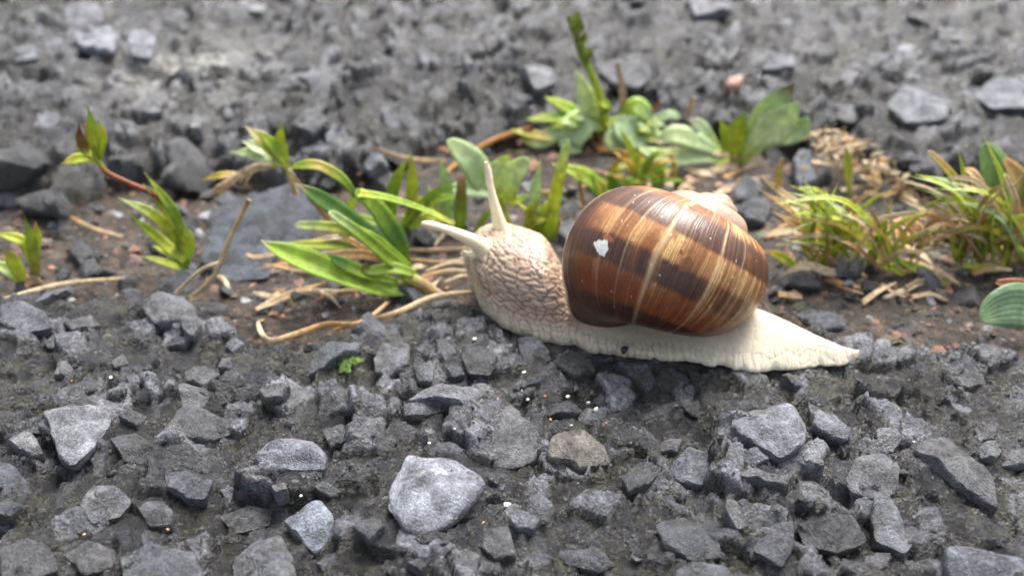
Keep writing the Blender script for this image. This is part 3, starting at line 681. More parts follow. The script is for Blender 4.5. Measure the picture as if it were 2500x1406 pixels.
# shell: logarithmic helicospiral, pose fitted to the photograph
Q_ = [0.5836, 0.8829, 2.4046, 36.972, -2.2348, 21.3515, 2.0255, 9.7874, 10.8354, 13.0106, 19.5009, -0.0628, 0.1473]
def rotm(r):
    r = np.asarray(r, float); th = np.linalg.norm(r); k = r / th; Kx = np.array([[0, -k[2], k[1]], [k[2], 0, -k[0]], [-k[1], k[0], 0]])
    return np.eye(3) + math.sin(th) * Kx + (1 - math.cos(th)) * Kx @ Kx
def shell_pts(th, v, grow=0.0):
    Wg, rc, a, b, zc, psi, sh = Q_[6:]
    s = np.exp(math.log(Wg) / (2 * math.pi) * th)
    cr = (a + grow) * np.cos(v); cz = (b + grow) * np.sin(v)
    r = np.maximum(rc + cr * math.cos(psi) - cz * math.sin(psi), .6); z = -zc + cr * math.sin(psi) + cz * math.cos(psi)
    ph = -(th + sh * np.sin(v))
    return np.stack([s * r * np.cos(ph), s * r * np.sin(ph), s * z], -1) @ rotm(Q_[:3]).T + np.array(Q_[3:6])
END = -27.0
thd = np.concatenate([np.arange(-360 * 4.7, -560, 3.0), np.arange(-560, -215, .9), np.arange(-215, END + .01, .3)])
vd = np.linspace(-180, 180, 300, endpoint=False)
T_, V_ = np.meshgrid(thd, vd, indexing='ij')
def end_of(v): return END + 26 * ss(-52, -92, v) * ss(-178, -140, v)
T_ = np.where(T_ > -215, -215 + (T_ + 215) / (END + 215) * (end_of(V_) + 215), T_)
# growth lines: fine steps in the surface
warp = T_ + 1.6 * (fbm(T_ / 14, V_ / 22, 401, 3) - .5) + 2.2 * np.sin(np.radians(V_))
gl1 = fbm(warp * 1.5, V_ / 90, 411, 3, .8); gl2 = fbm(warp * .26, V_ / 70, 421, 3); gl3 = vn(warp * 2.6, V_ / 50, 425)
ridge = np.exp(-((warp + 89) / 1.5) ** 2) * .8 + np.exp(-((warp + 121) / .9) ** 2) * .7 + np.exp(-((warp + 60) / .7) ** 2) * .35 + np.exp(-((warp + 137) / .6) ** 2) * .4 + np.exp(-((warp + 73) / .6) ** 2) * .3
SP = shell_pts(np.radians(T_), np.radians(V_), 0)
relief = .085 * (gl1 - .5) + .10 * (gl2 - .5) + .10 * ridge - .12 * np.exp(-((warp + 86.5) / .8) ** 2) + .02 * (gl3 - .5)
relief = relief * np.exp(np.radians(T_) * .11)
SP2 = shell_pts(np.radians(T_), np.radians(V_), .5)
dirn = SP2 - SP; dirn /= np.linalg.norm(dirn, axis=2, keepdims=True) + 1e-9
SP = SP + dirn * relief[..., None]
# pigment: three dark spiral bands crossed by pale growth streaks
ej = 3.0 * (fbm(warp * .5, V_ / 90, 431, 4, .7) - .5)
ve = V_ + ej
D1 = ss(24, 28, ve) * ss(64, 50, ve); D2 = ss(-22, -17, ve) * ss(4, -1, ve); D3 = ss(-46, -54, ve)
brk = ss(.32, .55, fbm(warp * .09, V_ / 200, 441, 3)); brk = np.maximum(brk, ss(-84, -72, T_)); D2 = D2 * (.45 + .55 * brk) * ss(-175, -140, T_ * 1.0) ; D2 = D2 * (1 - .35 * ss(-112, -125, T_))
lipdark = ss(-50, -36, T_) * .85
dark = np.clip(np.maximum.reduce([D1 * (.86 + .3 * (gl2 - .5)), D2 * .95, D3 * .97, lipdark]), 0, 1)
streak = ss(.48, .64, gl1); pal = ss(.45, .7, gl2)
pale_c = np.array([.66, .42, .18]); mid_c = np.array([.235, .072, .013]); red_c = np.array([.135, .026, .005]); dk_c = np.array([.028, .011, .010])
low = ss(20, -45, V_)[..., None] * .85
g = mid_c * (1 - low) + red_c * 1.25 * low
ps = np.clip(.75 * streak * (.35 + .9 * pal) + .22 * pal + .22 * ss(0, 6, V_) * ss(30, 22, V_) * ss(-170, -140, T_), 0, 1) * (1 - .85 * ss(8, -40, V_)) * ss(-38, -50, T_)
g = g * (1 - ps[..., None]) + pale_c * ps[..., None]
rd = (ss(.55, .35, fbm(warp * .12, V_ / 40, 451, 3)) * .5)[..., None]; g = g * (1 - rd) + red_c * rd
dcol = dk_c * (1 - .35 * streak[..., None]) + np.array([.14, .05, .022]) * (.35 * streak[..., None] + .25 * (gl3[..., None]))
c = g * (1 - dark[..., None]) + dcol * dark[..., None]
rr = (ridge * (.35 + .65 * ss(-60, 10, V_)) * (.4 + .8 * fbm(warp * .8, V_ / 8, 461, 3)))[..., None]; rr = np.clip(rr, 0, .85)
c = c * (1 - rr) + np.array([.70, .52, .28]) * rr
old = ss(-330, -420, T_)[..., None]; c = c * (1 - .8 * old) + np.array([.42, .30, .22]) * (.7 + .6 * gl1[..., None]) * .8 * old
# worn chip (bare white lime), wet blots, specks of dirt
def blob(t0, v0, rt, rv, n=.35, sd=0):
    a = np.hypot((T_ - t0) / rt, (V_ - v0) / rv) + n * (fbm(T_ / 2.2 + sd, V_ / 3.5, 471 + sd, 3) - .5) * 2; return ss(1.08, .92, a)
def inpoly(P, jit):
    t = T_ + jit * (fbm(T_ / 1.5, V_ / 2.2, 481, 3) - .5); v = V_ + jit * 1.6 * (fbm(T_ / 1.5 + 9, V_ / 2.2, 482, 3) - .5); ins = np.zeros(T_.shape, bool)
    for (t1, v1), (t2, v2) in zip(P, P[1:] + P[:1]):
        ins ^= ((v1 > v) != (v2 > v)) & (t < (t2 - t1) * (v - v1) / (v2 - v1 + 1e-9) + t1)
    return ins.astype(float)
ch = inpoly([(-52.6, -9), (-55, -6.5), (-60.5, -3.2), (-63.2, -9.5), (-61.5, -16.5), (-57, -14.5)], 1.6) 
c = c * (1 - ch[..., None]) + np.array([.66, .66, .64]) * (.75 + .5 * fbm(T_ * 1.2, V_ * .8, 475, 2)[..., None]) * ch[..., None]
och = blob(-60.5, -1.5, 4.0, 2.4, .5, 2) * (1 - ch) * .7; c = c * (1 - och[..., None]) + np.array([.33, .10, .025]) * och[..., None]
wet = 1.25 * np.maximum.reduce([blob(-105, 5.2, 3.1, 7.0, .3, 3), blob(-100.2, 12, 1.3, 2.2, .2, 4), blob(-144, 38, 2.6, 9, .3, 5), blob(-95, 60, 7, 2.6, .35, 6)])
c = c * (1 - .62 * wet[..., None]) + np.array([.15, .065, .012]) * .62 * wet[..., None]
for k in range(70):
    t0 = random.uniform(-175, -35); v0 = random.uniform(-70, 70); i0 = np.searchsorted(thd, t0); j0 = int((v0 + 180) / 1.2); sl_ = (slice(i0 - 6, i0 + 6), slice(j0 - 4, j0 + 5))
    q = ss(1.1, .8, np.hypot((T_[sl_] - t0) / random.uniform(.25, .6), (V_[sl_] - v0) / random.uniform(.4, .9)))
    cc = np.array([.02, .015, .012]) if random.random() < .35 else np.array([.62, .55, .45]); c[sl_] = c[sl_] * (1 - .75 * q[..., None]) + cc * .75 * q[..., None]
rough = .42 + .18 * (gl1 - .5) + .3 * ch - .20 * wet + .12 * old[..., 0]
shell = obj('shell', mesh('shell', SP.reshape(-1, 3), grid_faces(len(thd), len(vd), True), M_shell, True, dict(Col=c.reshape(-1, 3), rough=np.clip(rough, .08, .9).ravel())), snail)
va = np.radians(np.linspace(-180, 180, 160, endpoint=False)); ev = np.radians(end_of(np.degrees(va))); ring = shell_pts(ev, va)
ring_in = shell_pts(ev - math.radians(2), va, -1.2)
a8 = np.linspace(0, 2 * math.pi, 10, endpoint=False)
ax1 = ring_in - ring; ax1 /= np.linalg.norm(ax1, axis=1)[:, None]
tg = np.roll(ring, -1, 0) - np.roll(ring, 1, 0); tg /= np.linalg.norm(tg, axis=1)[:, None]; ax2 = np.cross(tg, ax1)
lr = (.07 + .19 * ss(-20, -50, np.degrees(va)) * ss(-178, -150, np.degrees(va)))[:, None, None]
LV = (ring[:, None] + lr * (ax1[:, None] * np.cos(a8)[None, :, None] + ax2[:, None] * np.sin(a8)[None, :, None])).reshape(-1, 3)
LF = grid_faces(161, 10, True); LF = LF % 1600
obj('lip', mesh('lip', LV, LF, plain('shell_lip', (.55, .42, .33), .35)), shell, label='pale thin rim along the shell opening')
# inside of the shell mouth
ti, vi = np.meshgrid(np.radians(np.arange(END - 110, END + .1, 3.0)), va, indexing='ij')
ti = ti + ss(math.radians(END - 60), math.radians(END), ti) * (ev[None] - math.radians(END)); IV = shell_pts(ti, vi, -.55); obj('inner_wall', mesh('inner_wall', IV.reshape(-1, 3), grid_faces(IV.shape[0], 160, True), plain('shell_inside', (.5, .38, .32), .3)), shell)
# speck of dirt stuck to the foot
v, f = rock_shape(2, 77); pk = VY(1523, 853, -20.2)
o = obj('dirt_speck', mesh('dirt_speck', v, f, plain('black_dirt', (.02, .02, .02), .5)), None, pk + np.array([0, -.1, 0]), label='tiny black speck of dirt stuck to the snail foot', cat='dirt speck'); o.scale = (.62, .5, .85); o.rotation_euler = (0, .4, 0)

# ------------------------------------------------------------------ plants
GREEN = (.27, .41, .035); DKGREEN = (.09, .20, .03); LIME = (.48, .53, .06); PALE = (.52, .62, .30); SAGE = (.40, .53, .28); YELL = (.46, .36, .06)
TAN = (.48, .34, .19); STRAW = (.62, .50, .32); ORANGE = (.54, .30, .10); RUST = (.26, .09, .04); BROWN = (.16, .09, .05); DRY = (.52, .42, .30)
def ribbon(name, C, wid, cols, cup=.25, thick=.16, face=(0.15, -.62, .78), twist=0.0, shape='grass', nu=26, mat=None, wave=0.0):
    """closed, slightly folded leaf blade along the points C (mm); wid = widest width"""
    C = spline(C, nu); u = np.linspace(0, 1, nu)
    T = np.gradient(C, axis=0); T /= np.linalg.norm(T, axis=1)[:, None] + 1e-9
    f = np.asarray(face, float); W = np.cross(T, f); W /= np.linalg.norm(W, axis=1)[:, None] + 1e-9; N = np.cross(W, T)
    tw = twist * (u - .3); Wt = W * np.cos(tw)[:, None] + N * np.sin(tw)[:, None]; N = np.cross(Wt, T); W = Wt
    if shape == 'grass': w = (.55 + .45 * ss(0, .35, u)) * (1 - ss(.55, 1.02, u) ** 1.3 * .97)
    elif shape == 'oval': w = np.sqrt(np.clip(np.sin(np.clip(u * .97 + .03, 0, 1) ** .8 * math.pi), 0, 1)) * (1 - .15 * u) + .04
    elif shape == 'spoon': w = .25 + .75 * ss(.1, .6, u); w = w * (1 - ((u - .55) / .46).clip(0, 1) ** 1.9 * .97)
    elif shape == 'blunt': w = (.7 + .3 * ss(0, .3, u)) * (1 - .35 * ss(.4, 1, u)); w = w * np.sqrt(np.clip(1 - ((u - .9) / .105).clip(0, 1) ** 2, .01, 1))
    else: w = 1 - .55 * u                          # straw
    w = np.maximum(w * wid * .5, .05)
    a = np.array([-1, -.6, -.25, 0, .25, .6, 1.0]); na = len(a)
    if wave: N = N
    up = cup * (np.abs(a) ** 1.4)                   # gutter
    rows = []
    for sgn in (1, -1):
        z = up[None] * w[:, None] + sgn * thick * .5 * (1 - .75 * a ** 2)[None] * np.minimum(1, w / (wid * .2))[:, None]
        if wave: z = z + wave * w[:, None] * np.sin(u * 13)[:, None] * a[None] ** 2
        rows.append(C[:, None] + W[:, None] * (a[None] * w[:, None])[..., None] + N[:, None] * z[..., None])
    V = np.concatenate([rows[0], rows[1][:, ::-1]], 1); nv = 2 * na
    n = nu * nv; Fq = [tuple(x) for x in grid_faces(nu, nv, True)]
    Fq.append(tuple(range(nv))); Fq.append(tuple((nu - 1) * nv + i for i in range(nv - 1, -1, -1)))
    cols = np.asarray(cols, float); cc = np.stack([np.interp(u, np.linspace(0, 1, len(cols)), cols[:, k]) for k in range(3)], -1)
    rg = np.random.default_rng(abs(hash((name, round(float(C[0, 0]), 3)))) % 2 ** 31)
    cc = cc[:, None] * (1 + .12 * np.abs(np.concatenate([a, a[::-1]]))[None, :, None]) * np.ones((nu, nv, 3)) * rg.uniform(.88, 1.12)
    mid = np.exp(-(np.concatenate([a, a[::-1]]) / .12) ** 2)[None, :, None] * (.25 if shape != 'straw' else 0)
    cc = cc * (1 - mid) + (cc * 1.5 + .03) * mid
    return mesh(name, V.reshape(-1, 3), Fq, mat or (M_dry if shape == 'straw' or name.startswith(('dry', 'dead')) else M_leaf), True, dict(Col=np.clip(cc, 0, 1).reshape(-1, 3), vv=np.tile(np.concatenate([a, a[::-1]]), nu)))
def base_at(px, py, z=-4.0):
    for _ in range(3): w = G(px, py, z); z = gz(w[0], w[1])
    return w
PLANTS = []
class Plant:
    def __init__(s, name, px, py, label, cat, group=None):
        PLANTS.append((base_at(px, py), label))
        s.b = base_at(px, py); s.o = obj(name, None, None, s.b, label, cat, group); s.o.empty_display_size = .005; s.y = s.b[1]
    def pts(s, P): return [VY(p[0], p[1], s.y + (p[2] if len(p) > 2 else 0)) for p in P]
    def blade(s, P, w, cols, name='blade', **k):
        C = s.pts(P); obj(name, ribbon(name, C, w * mmpp(s.y, 4), cols, **k), s.o); return C
    def stem(s, P, w, cols, name='stem'):
        C = s.pts(P); r = w * mmpp(s.y, 4) * .5; obj(name, tube_mesh(name, C, [r, r * .95, r * .8], M_leaf, 24, 8, cols), s.o); return C
    def tuft(s, n, bx, tx, w, pal, name='blade', seed=0, dy=3, droop=.3):
        """n thin blades from the strip bx = (x0, x1, y) to tips in the box tx = (x0, x1, y0, y1)"""
        r = random.Random(seed)
        for k in range(n):
            b = (r.uniform(bx[0], bx[1]), bx[2] + r.uniform(-12, 12)); t = (r.uniform(tx[0], tx[1]), r.uniform(tx[2], tx[3]))
            d = r.uniform(-dy, dy); m = ((b[0] * .55 + t[0] * .45) + r.uniform(-12, 12), b[1] * .42 + t[1] * .58 - abs(t[0] - b[0]) * droop * r.uniform(.2, 1))
            c = r.choice(pal); s.blade([(*b, d * .2), (*m, d * .6), (*t, d)], w * r.uniform(.7, 1.25), c, name, twist=r.uniform(-1, 1), cup=r.uniform(.1, .5))
def litter(p, n, box, pal, seed):
    r = random.Random(seed)
    for k in range(n):
        x, y = r.uniform(box[0], box[1]), r.uniform(box[2], box[3]); a = r.gauss(0, .5); L = r.uniform(40, 120); W = []
        for t in (-.5, 0, .5):
            w = base_at(x + math.cos(a) * L * t, y + math.sin(a) * L * t * .6 + (4 if t else 0)); W.append(w + [0, 0, r.uniform(.2, 1.3)])
        if min(foot_dist(w[0], w[1]) for w in W) < 2: continue
        obj('dry_blade', ribbon('dry_blade', W, r.uniform(8, 17) * mmpp(W[1][1]), r.choice(pal), shape=r.choice(['straw', 'grass']), twist=r.uniform(-1, 1), nu=14), p.o)
DRYP = [[TAN, STRAW, TAN], [ORANGE, TAN, STRAW], [BROWN, TAN, BROWN], [DRY, STRAW, DRY], [RUST, ORANGE, TAN]]
# big tuft in front of the head
p = Plant('grass_tuft', 1058, 716, 'big tuft of broad green grass blades in front of the snail head', 'grass')
p.stem([(1075, 728, 0), (1030, 695, 0), (985, 672, 0)], 34, [TAN, TAN, LIME], 'sheath')
p.blade([(1025, 706, 0), (960, 706, -1), (890, 690, -2), (800, 660, -3), (720, 628, -3.4), (665, 604, -3.8), (637, 586, -4)], 64, [LIME, GREEN, GREEN, GREEN, GREEN, GREEN, STRAW], cup=.45, face=(.1, -.45, .88))
p.blade([(1030, 692, .5), (960, 638, .5), (880, 572, 0), (802, 516, 0)], 34, [GREEN, GREEN, GREEN, PALE], shape='blunt', cup=.3)
p.blade([(985, 668, 2), (930, 600, 2.5), (840, 525, 3), (760, 472, 3), (722, 448, 3)], 44, [GREEN, DKGREEN, DKGREEN, DKGREEN, TAN], cup=.3)
p.blade([(1000, 655, 2), (900, 580, 2), (810, 556, 2), (718, 550, 2)], 34, [GREEN, GREEN, LIME, PALE], shape='blunt')
p.blade([(985, 640, 4), (965, 580, 5), (920, 510, 6), (868, 466, 6)], 52, [GREEN, DKGREEN, GREEN, GREEN], shape='blunt', cup=.2)
p.blade([(868, 478, 6), (835, 437, 6), (780, 406, 6), (730, 405, 6), (700, 418, 6)], 28, [GREEN, GREEN, YELL, GREEN, LIME], cup=.2)
p.blade([(868, 476, 6), (858, 500, 6), (850, 520, 6)], 24, [PALE, LIME, LIME], shape='blunt')
p.blade([(868, 472, 6), (940, 482, 6), (1030, 510, 6), (1110, 548, 5)], 22, [LIME, GREEN, GREEN, LIME], shape='straw')
p.blade([(990, 655, 3), (860, 606, 3), (760, 598, 3), (675, 594, 3)], 26, [GREEN, GREEN, LIME, LIME])
p.blade([(1010, 668, 0), (960, 655, -.5), (905, 662, -1), (885, 645, -1)], 30, [GREEN, GREEN, GREEN, BROWN], shape='blunt')
p.blade([(970, 690, -1), (880, 662, -1.5), (830, 640, -2), (796, 618, -2)], 34, [GREEN, GREEN, DKGREEN, DKGREEN])
p.blade([(980, 645, 2), (880, 622, 1), (760, 632, 0), (625, 656, -1)], 26, [ORANGE, ORANGE, TAN, ORANGE], 'dry_blade', shape='grass')
p.blade([(960, 640, 2), (850, 585, 3), (770, 500, 4), (705, 412, 5)], 16, [RUST, ORANGE, RUST, TAN], 'dry_blade', shape='straw')
p.blade([(870, 655, 0), (760, 655, -1), (640, 645, -1)], 30, [ORANGE, TAN, ORANGE], 'dry_blade')
p.blade([(950, 600, 4), (830, 578, 4), (650, 625, 3), (600, 622, 3)], 18, [TAN, STRAW, TAN, TAN], 'dry_blade', shape='straw')
litter(p, 22, (620, 1140, 590, 735), DRYP, 51)
# upright blades behind the eye stalks
p = Plant('grass_tuft', 1010, 560, 'small tuft of upright blades growing just behind the lower eye stalk', 'grass')
p.blade([(955, 562), (958, 470), (1000, 375)], 30, [GREEN, GREEN, LIME], cup=.2)
p.blade([(1002, 562), (1006, 460), (1003, 368)], 28, [GREEN, LIME, LIME], cup=.2)
p.blade([(1122, 565, -3), (1124, 500, -3), (1128, 425, -3)], 32, [GREEN, GREEN, (.2, .2, .05), TAN], shape='blunt')
p.blade([(1095, 550, 2), (1090, 460, 2), (1072, 385, 2)], 30, [SAGE, SAGE, SAGE], cup=.2)
p.blade([(1090, 550, 1), (1070, 500, 1), (1045, 455, 1)], 30, [SAGE, SAGE, PALE])
p.blade([(1000, 560, -2), (1050, 530, -2), (1095, 545, -2)], 26, [GREEN, LIME, YELL])
p.blade([(970, 555, -2), (905, 540, -2), (860, 520, -2)], 22, [GREEN, GREEN, GREEN])
p.blade([(1160, 570, 0), (1185, 530, 0), (1215, 510, 0)], 18, [GREEN, GREEN, LIME])
p.tuft(9, (960, 1130, 562), (930, 1160, 450, 530), 18, [[GREEN, LIME, LIME], [GREEN, GREEN, GREEN]], seed=4)
# broad-leaved seedling
p = Plant('broadleaf_weed', 1250, 565, 'small broad-leaved weed with pale oval leaves behind the raised eye stalk', 'weed')
p.stem([(1256, 572), (1240, 530), (1222, 488)], 12, [LIME, LIME, LIME])
p.stem([(1225, 495, 1), (1200, 470, 2), (1182, 450, 3)], 9, [LIME, LIME, SAGE])
p.blade([(1184, 456, 3), (1150, 395, 3), (1092, 342, 3)], 78, [SAGE, SAGE, PALE], 'leaf', shape='oval', cup=.12)
p.blade([(1218, 495, 1), (1240, 440, 1), (1292, 386, 1)], 74, [LIME, PALE, PALE], 'leaf', shape='oval', cup=.15)
p.blade([(1200, 470, 2), (1150, 462, 2), (1085, 462, 2)], 46, [SAGE, SAGE, SAGE], 'leaf', shape='oval')
p.blade([(1222, 492, 0), (1255, 492, 0), (1292, 478, 0)], 24, [LIME, LIME, GREEN], 'leaf', shape='oval')
p.blade([(1180, 440, 2), (1210, 410, 2), (1245, 380, 2)], 34, [SAGE, PALE, LIME], 'leaf', shape='oval')
# blades between head and shell
p = Plant('grass_tuft', 1325, 590, 'few upright grass blades between the raised eye stalk and the shell', 'grass')
p.blade([(1318, 592), (1304, 490), (1320, 388)], 30, [LIME, SAGE, SAGE], cup=.2)
p.blade([(1338, 592), (1355, 480), (1386, 340)], 34, [GREEN, LIME, LIME, SAGE], shape='blunt', cup=.2)
p.blade([(1328, 590), (1312, 545), (1308, 515)], 30, [LIME, GREEN, STRAW], shape='blunt')
p.blade([(1300, 588), (1290, 560), (1285, 525)], 24, [GREEN, GREEN, GREEN])
p.tuft(9, (1265, 1350, 590), (1250, 1370, 480, 560), 16, [[GREEN, LIME, LIME], [GREEN, GREEN, LIME], [LIME, YELL, TAN]], seed=61, dy=2)
p = Plant('grass_tuft', 1480, 500, 'leaning green blades emerging behind the top left of the shell', 'grass')
p.blade([(1490, 500), (1440, 440), (1345, 398)], 42, [GREEN, GREEN, LIME], cup=.35)
p.blade([(1480, 500), (1450, 455), (1400, 405)], 36, [DKGREEN, GREEN, LIME], cup=.3)
p.blade([(1475, 480), (1465, 455), (1452, 432)], 26, [LIME, LIME, LIME])
p.blade([(1430, 520), (1420, 480), (1412, 430)], 16, [TAN, ORANGE, TAN], 'dry_blade', shape='straw')
# flowering plantain
p = Plant('plantain', 1480, 345, 'broad-leaved plantain with one upright green flower spike', 'weed')
L_leaf = dict(name='leaf', shape='spoon', cup=.15)
p.blade([(1470, 320, 0), (1440, 265, 0), (1405, 175, 0)], 56, [LIME, PALE, (.6, .68, .42)], **L_leaf)
p.blade([(1475, 320, -1), (1400, 300, -2), (1320, 345, -4), (1270, 340, -5)], 44, [LIME, SAGE, PALE, LIME], **L_leaf)
p.blade([(1475, 315, 0), (1400, 272, 1), (1330, 238, 1)], 34, [LIME, GREEN, LIME], **L_leaf)
p.blade([(1480, 318, -1), (1440, 310, -3), (1390, 350, -5), (1420, 372, -6)], 60, [LIME, SAGE, SAGE, SAGE], **L_leaf)
p.blade([(1485, 300, -1), (1510, 300, -2), (1545, 330, -4), (1600, 378, -6)], 81, [LIME, SAGE, SAGE, SAGE], **L_leaf)
p.blade([(1485, 300, -1), (1500, 320, -3), (1505, 350, -5), (1530, 368, -6)], 64, [LIME, SAGE, PALE, SAGE], **L_leaf)
p.blade([(1490, 305, 0), (1550, 262, 0), (1600, 300, 0)], 55, [LIME, GREEN, SAGE], **L_leaf)
p.blade([(1480, 315, 0), (1420, 290, 0), (1360, 288, -1), (1285, 292, -2)], 33, [LIME, GREEN, GREEN, LIME], **L_leaf)
p.blade([(1480, 318, 0), (1560, 310, 1), (1640, 280, 2), (1670, 310, 2)], 23, [LIME, SAGE, SAGE, PALE], **L_leaf)
p.blade([(1470, 330, -1), (1400, 340, -3), (1310, 330, -4), (1245, 318, -5)], 27, [LIME, PALE, YELL, LIME], **L_leaf)
r_ = random.Random(5)
for k in range(16):
    a = r_.uniform(-.35, math.pi + .35); L = r_.uniform(70, 150); tx, ty = 1480 + math.cos(a) * L * 1.25, 318 - math.sin(a) * L * .62 + r_.uniform(0, 30)
    p.blade([(1478 + r_.uniform(-15, 15), 322, 0), (1480 + (tx - 1480) * .55, 318 + (ty - 318) * .75 - 12, r_.uniform(-3, 1)), (tx, ty, r_.uniform(-5, 2))], r_.uniform(26, 42), r_.choice([[LIME, SAGE, PALE], [LIME, LIME, SAGE], [GREEN, GREEN, LIME], [LIME, PALE, PALE]]), name='leaf', shape='spoon', cup=.25, wave=.15)
p.blade([(1450, 350, -2), (1500, 352, -3), (1560, 345, -4)], 60, [RUST, ORANGE, RUST], 'dead_leaf', shape='oval', cup=.4)
p.blade([(1400, 390, -3), (1470, 372, -3), (1530, 385, -4)], 44, [RUST, BROWN, ORANGE], 'dead_leaf', shape='oval', cup=.4)
C_ = p.stem([(1482, 320), (1462, 230), (1430, 150)], 22, [LIME, LIME, GREEN])
head = obj('flower_spike', tube_mesh('flower_spike', p.pts([(1432, 155), (1414, 105), (1398, 58)]), [.6, 1.25, 1.2, 1.0, .7, .3], M_leaf, 30, 10, [GREEN, (.2, .26, .05), (.22, .27, .05), (.26, .30, .06)]), p.o)
hc = p.pts([(1432, 155), (1414, 105), (1398, 58)]); hs = spline(hc, 12)
for k in range(34):
    a = hs[random.randrange(1, 12)]; ang = random.uniform(0, 6.28); d = np.array([math.cos(ang), math.sin(ang), .6])
    obj('floret', ribbon('floret', [a + d * .5, a + d * 1.3 + [0, 0, .5], a + d * 1.7 + [0, 0, 1.6]], 1.0, [GREEN, (.22, .27, .05), (.3, .3, .08)], shape='oval', nu=8), head)
p.blade([(1520, 275, 1), (1518, 220, 1), (1505, 152, 1)], 26, [TAN, TAN, (.35, .26, .18)], 'dry_stalk', shape='straw')
p.blade([(1530, 330, 1), (1580, 290, 1), (1612, 245, 1)], 16, [TAN, ORANGE, RUST], 'dry_stalk', shape='straw')
p.blade([(1668, 345, 0), (1676, 290, 0), (1692, 240, 0)], 16, [LIME, TAN, ORANGE], 'dry_stalk', shape='straw')
p.stem([(1300, 312, -3), (1200, 345, -6), (1110, 405, -12), (1030, 485, -22)], 14, [RUST, ORANGE, ORANGE, YELL], 'runner')
# small grass behind shell
p = Plant('grass_tuft', 1570, 470, 'thin bright green grass sprouting behind the top of the shell', 'grass')
p.tuft(26, (1480, 1650, 470), (1460, 1680, 355, 450), 15, [[GREEN, LIME, LIME], [GREEN, GREEN, GREEN], [DKGREEN, GREEN, YELL], [LIME, YELL, ORANGE]], seed=8)
p.blade([(1560, 450), (1540, 370), (1510, 310)], 22, [GREEN, LIME, GREEN])
# rosette to the right of it
p = Plant('leafy_weed', 1800, 405, 'leafy weed with a tall pale leaf browned at its tip', 'weed')
p.blade([(1805, 400), (1840, 330), (1890, 262), (1938, 205)], 74, [LIME, SAGE, PALE, SAGE, BROWN], **L_leaf)
p.blade([(1805, 400, -1), (1850, 345, -2), (1905, 300, -2), (1950, 250, -2)], 84, [LIME, PALE, PALE, SAGE], **L_leaf)
p.blade([(1808, 402, -2), (1880, 345, -3), (1945, 318, -3), (1975, 285, -3)], 62, [LIME, SAGE, SAGE, SAGE], **L_leaf)
p.blade([(1795, 400, 0), (1795, 330, 0), (1822, 268, 0)], 50, [LIME, LIME, GREEN], 'leaf', cup=.3)
p.blade([(1780, 400, 1), (1770, 340, 1), (1758, 292, 1)], 36, [LIME, GREEN, LIME], 'leaf', cup=.3)
p.blade([(1795, 402, 0), (1730, 360, 0), (1650, 330, 0), (1600, 355, -1)], 56, [LIME, SAGE, PALE, SAGE], **L_leaf)
p.blade([(1795, 404, -1), (1710, 385, -2), (1620, 385, -3), (1560, 365, -4)], 52, [LIME, SAGE, PALE, PALE], **L_leaf)
p.blade([(1790, 405, -2), (1770, 415, -3), (1740, 440, -5)], 44, [LIME, LIME, PALE], 'leaf', shape='blunt')
p.blade([(1785, 400, 2), (1720, 320, 3), (1680, 290, 3)], 40, [LIME, SAGE, (.4, .36, .25)], **L_leaf)
p.blade([(1815, 385, 0), (1700, 368, -1), (1600, 345, -1)], 14, [TAN, STRAW, TAN], 'dry_stalk', shape='straw')
for k in range(9): p.blade([(1790 + random.uniform(-20, 20), 400, -2), (1740 + random.uniform(-40, 60), 425 + random.uniform(-8, 8), -4), (1700 + random.uniform(-60, 60), 450 + random.uniform(-10, 20), -6)], 13, [TAN, DRY, BROWN], 'dead_root', shape='straw')
litter(p, 14, (1560, 1840, 410, 470), DRYP, 54)
# dry grass heap
p = Plant('dead_grass', 2060, 480, 'heap of dead straw coloured grass at the foot of the far slab', 'dead grass')
r_ = random.Random(3)
for k in range(110):
    if k < 40: bx, by = r_.uniform(1990, 2090), r_.uniform(330, 430)
    else: bx = r_.uniform(2060, 2260); by = 390 + (bx - 2060) * .55 + r_.uniform(-50, 50)
    a = r_.uniform(-1.2, .9) if k % 3 else r_.uniform(.9, 2.2); ln = r_.uniform(40, 115); dx, dy_ = math.cos(a) * ln, -math.sin(a) * ln * .7
    d = (485 - by) * .17 * r_.uniform(.2, 1) - r_.uniform(0, 3)
    p.blade([(bx - dx / 2, by - dy_ / 2, d), (bx + r_.uniform(-10, 10), by - r_.uniform(0, 12), d), (bx + dx / 2, by + dy_ / 2, d + r_.uniform(-2, 2))], r_.uniform(7, 15), r_.choice([[TAN, STRAW, TAN], [STRAW, DRY, STRAW], [TAN, ORANGE, TAN], [DRY, (.6, .52, .42), DRY], [BROWN, TAN, STRAW]]), 'dry_blade', shape='straw', twist=r_.uniform(-2, 2))
p.blade([(2075, 480, 0), (2068, 400, 2), (2062, 350, 3)], 26, [LIME, LIME, TAN], 'blade')
# right-hand tufts
p = Plant('grass_tuft', 2110, 665, 'mixed tuft of green and withered blades beside the snail tail', 'grass')
MIXP = [[GREEN, LIME, LIME], [GREEN, LIME, PALE], [LIME, LIME, PALE], [LIME, YELL, STRAW], [LIME, YELL, TAN], [TAN, ORANGE, STRAW], [TAN, STRAW, STRAW], [STRAW, STRAW, DRY]]
p.blade([(2112, 670), (2140, 590), (2178, 488)], 24, [GREEN, GREEN, LIME], cup=.3)
p.blade([(2105, 672, 0), (2040, 612, 1), (1960, 560, 2), (1882, 515, 2)], 30, [LIME, TAN, ORANGE, TAN])
p.blade([(2080, 660, 2), (2000, 575, 3), (1945, 525, 4), (1848, 458, 5)], 28, [YELL, ORANGE, ORANGE, TAN])
p.blade([(2200, 640, -1), (2250, 662, -2), (2310, 690, -3), (2402, 702, -3)], 30, [GREEN, LIME, LIME, TAN, ORANGE])
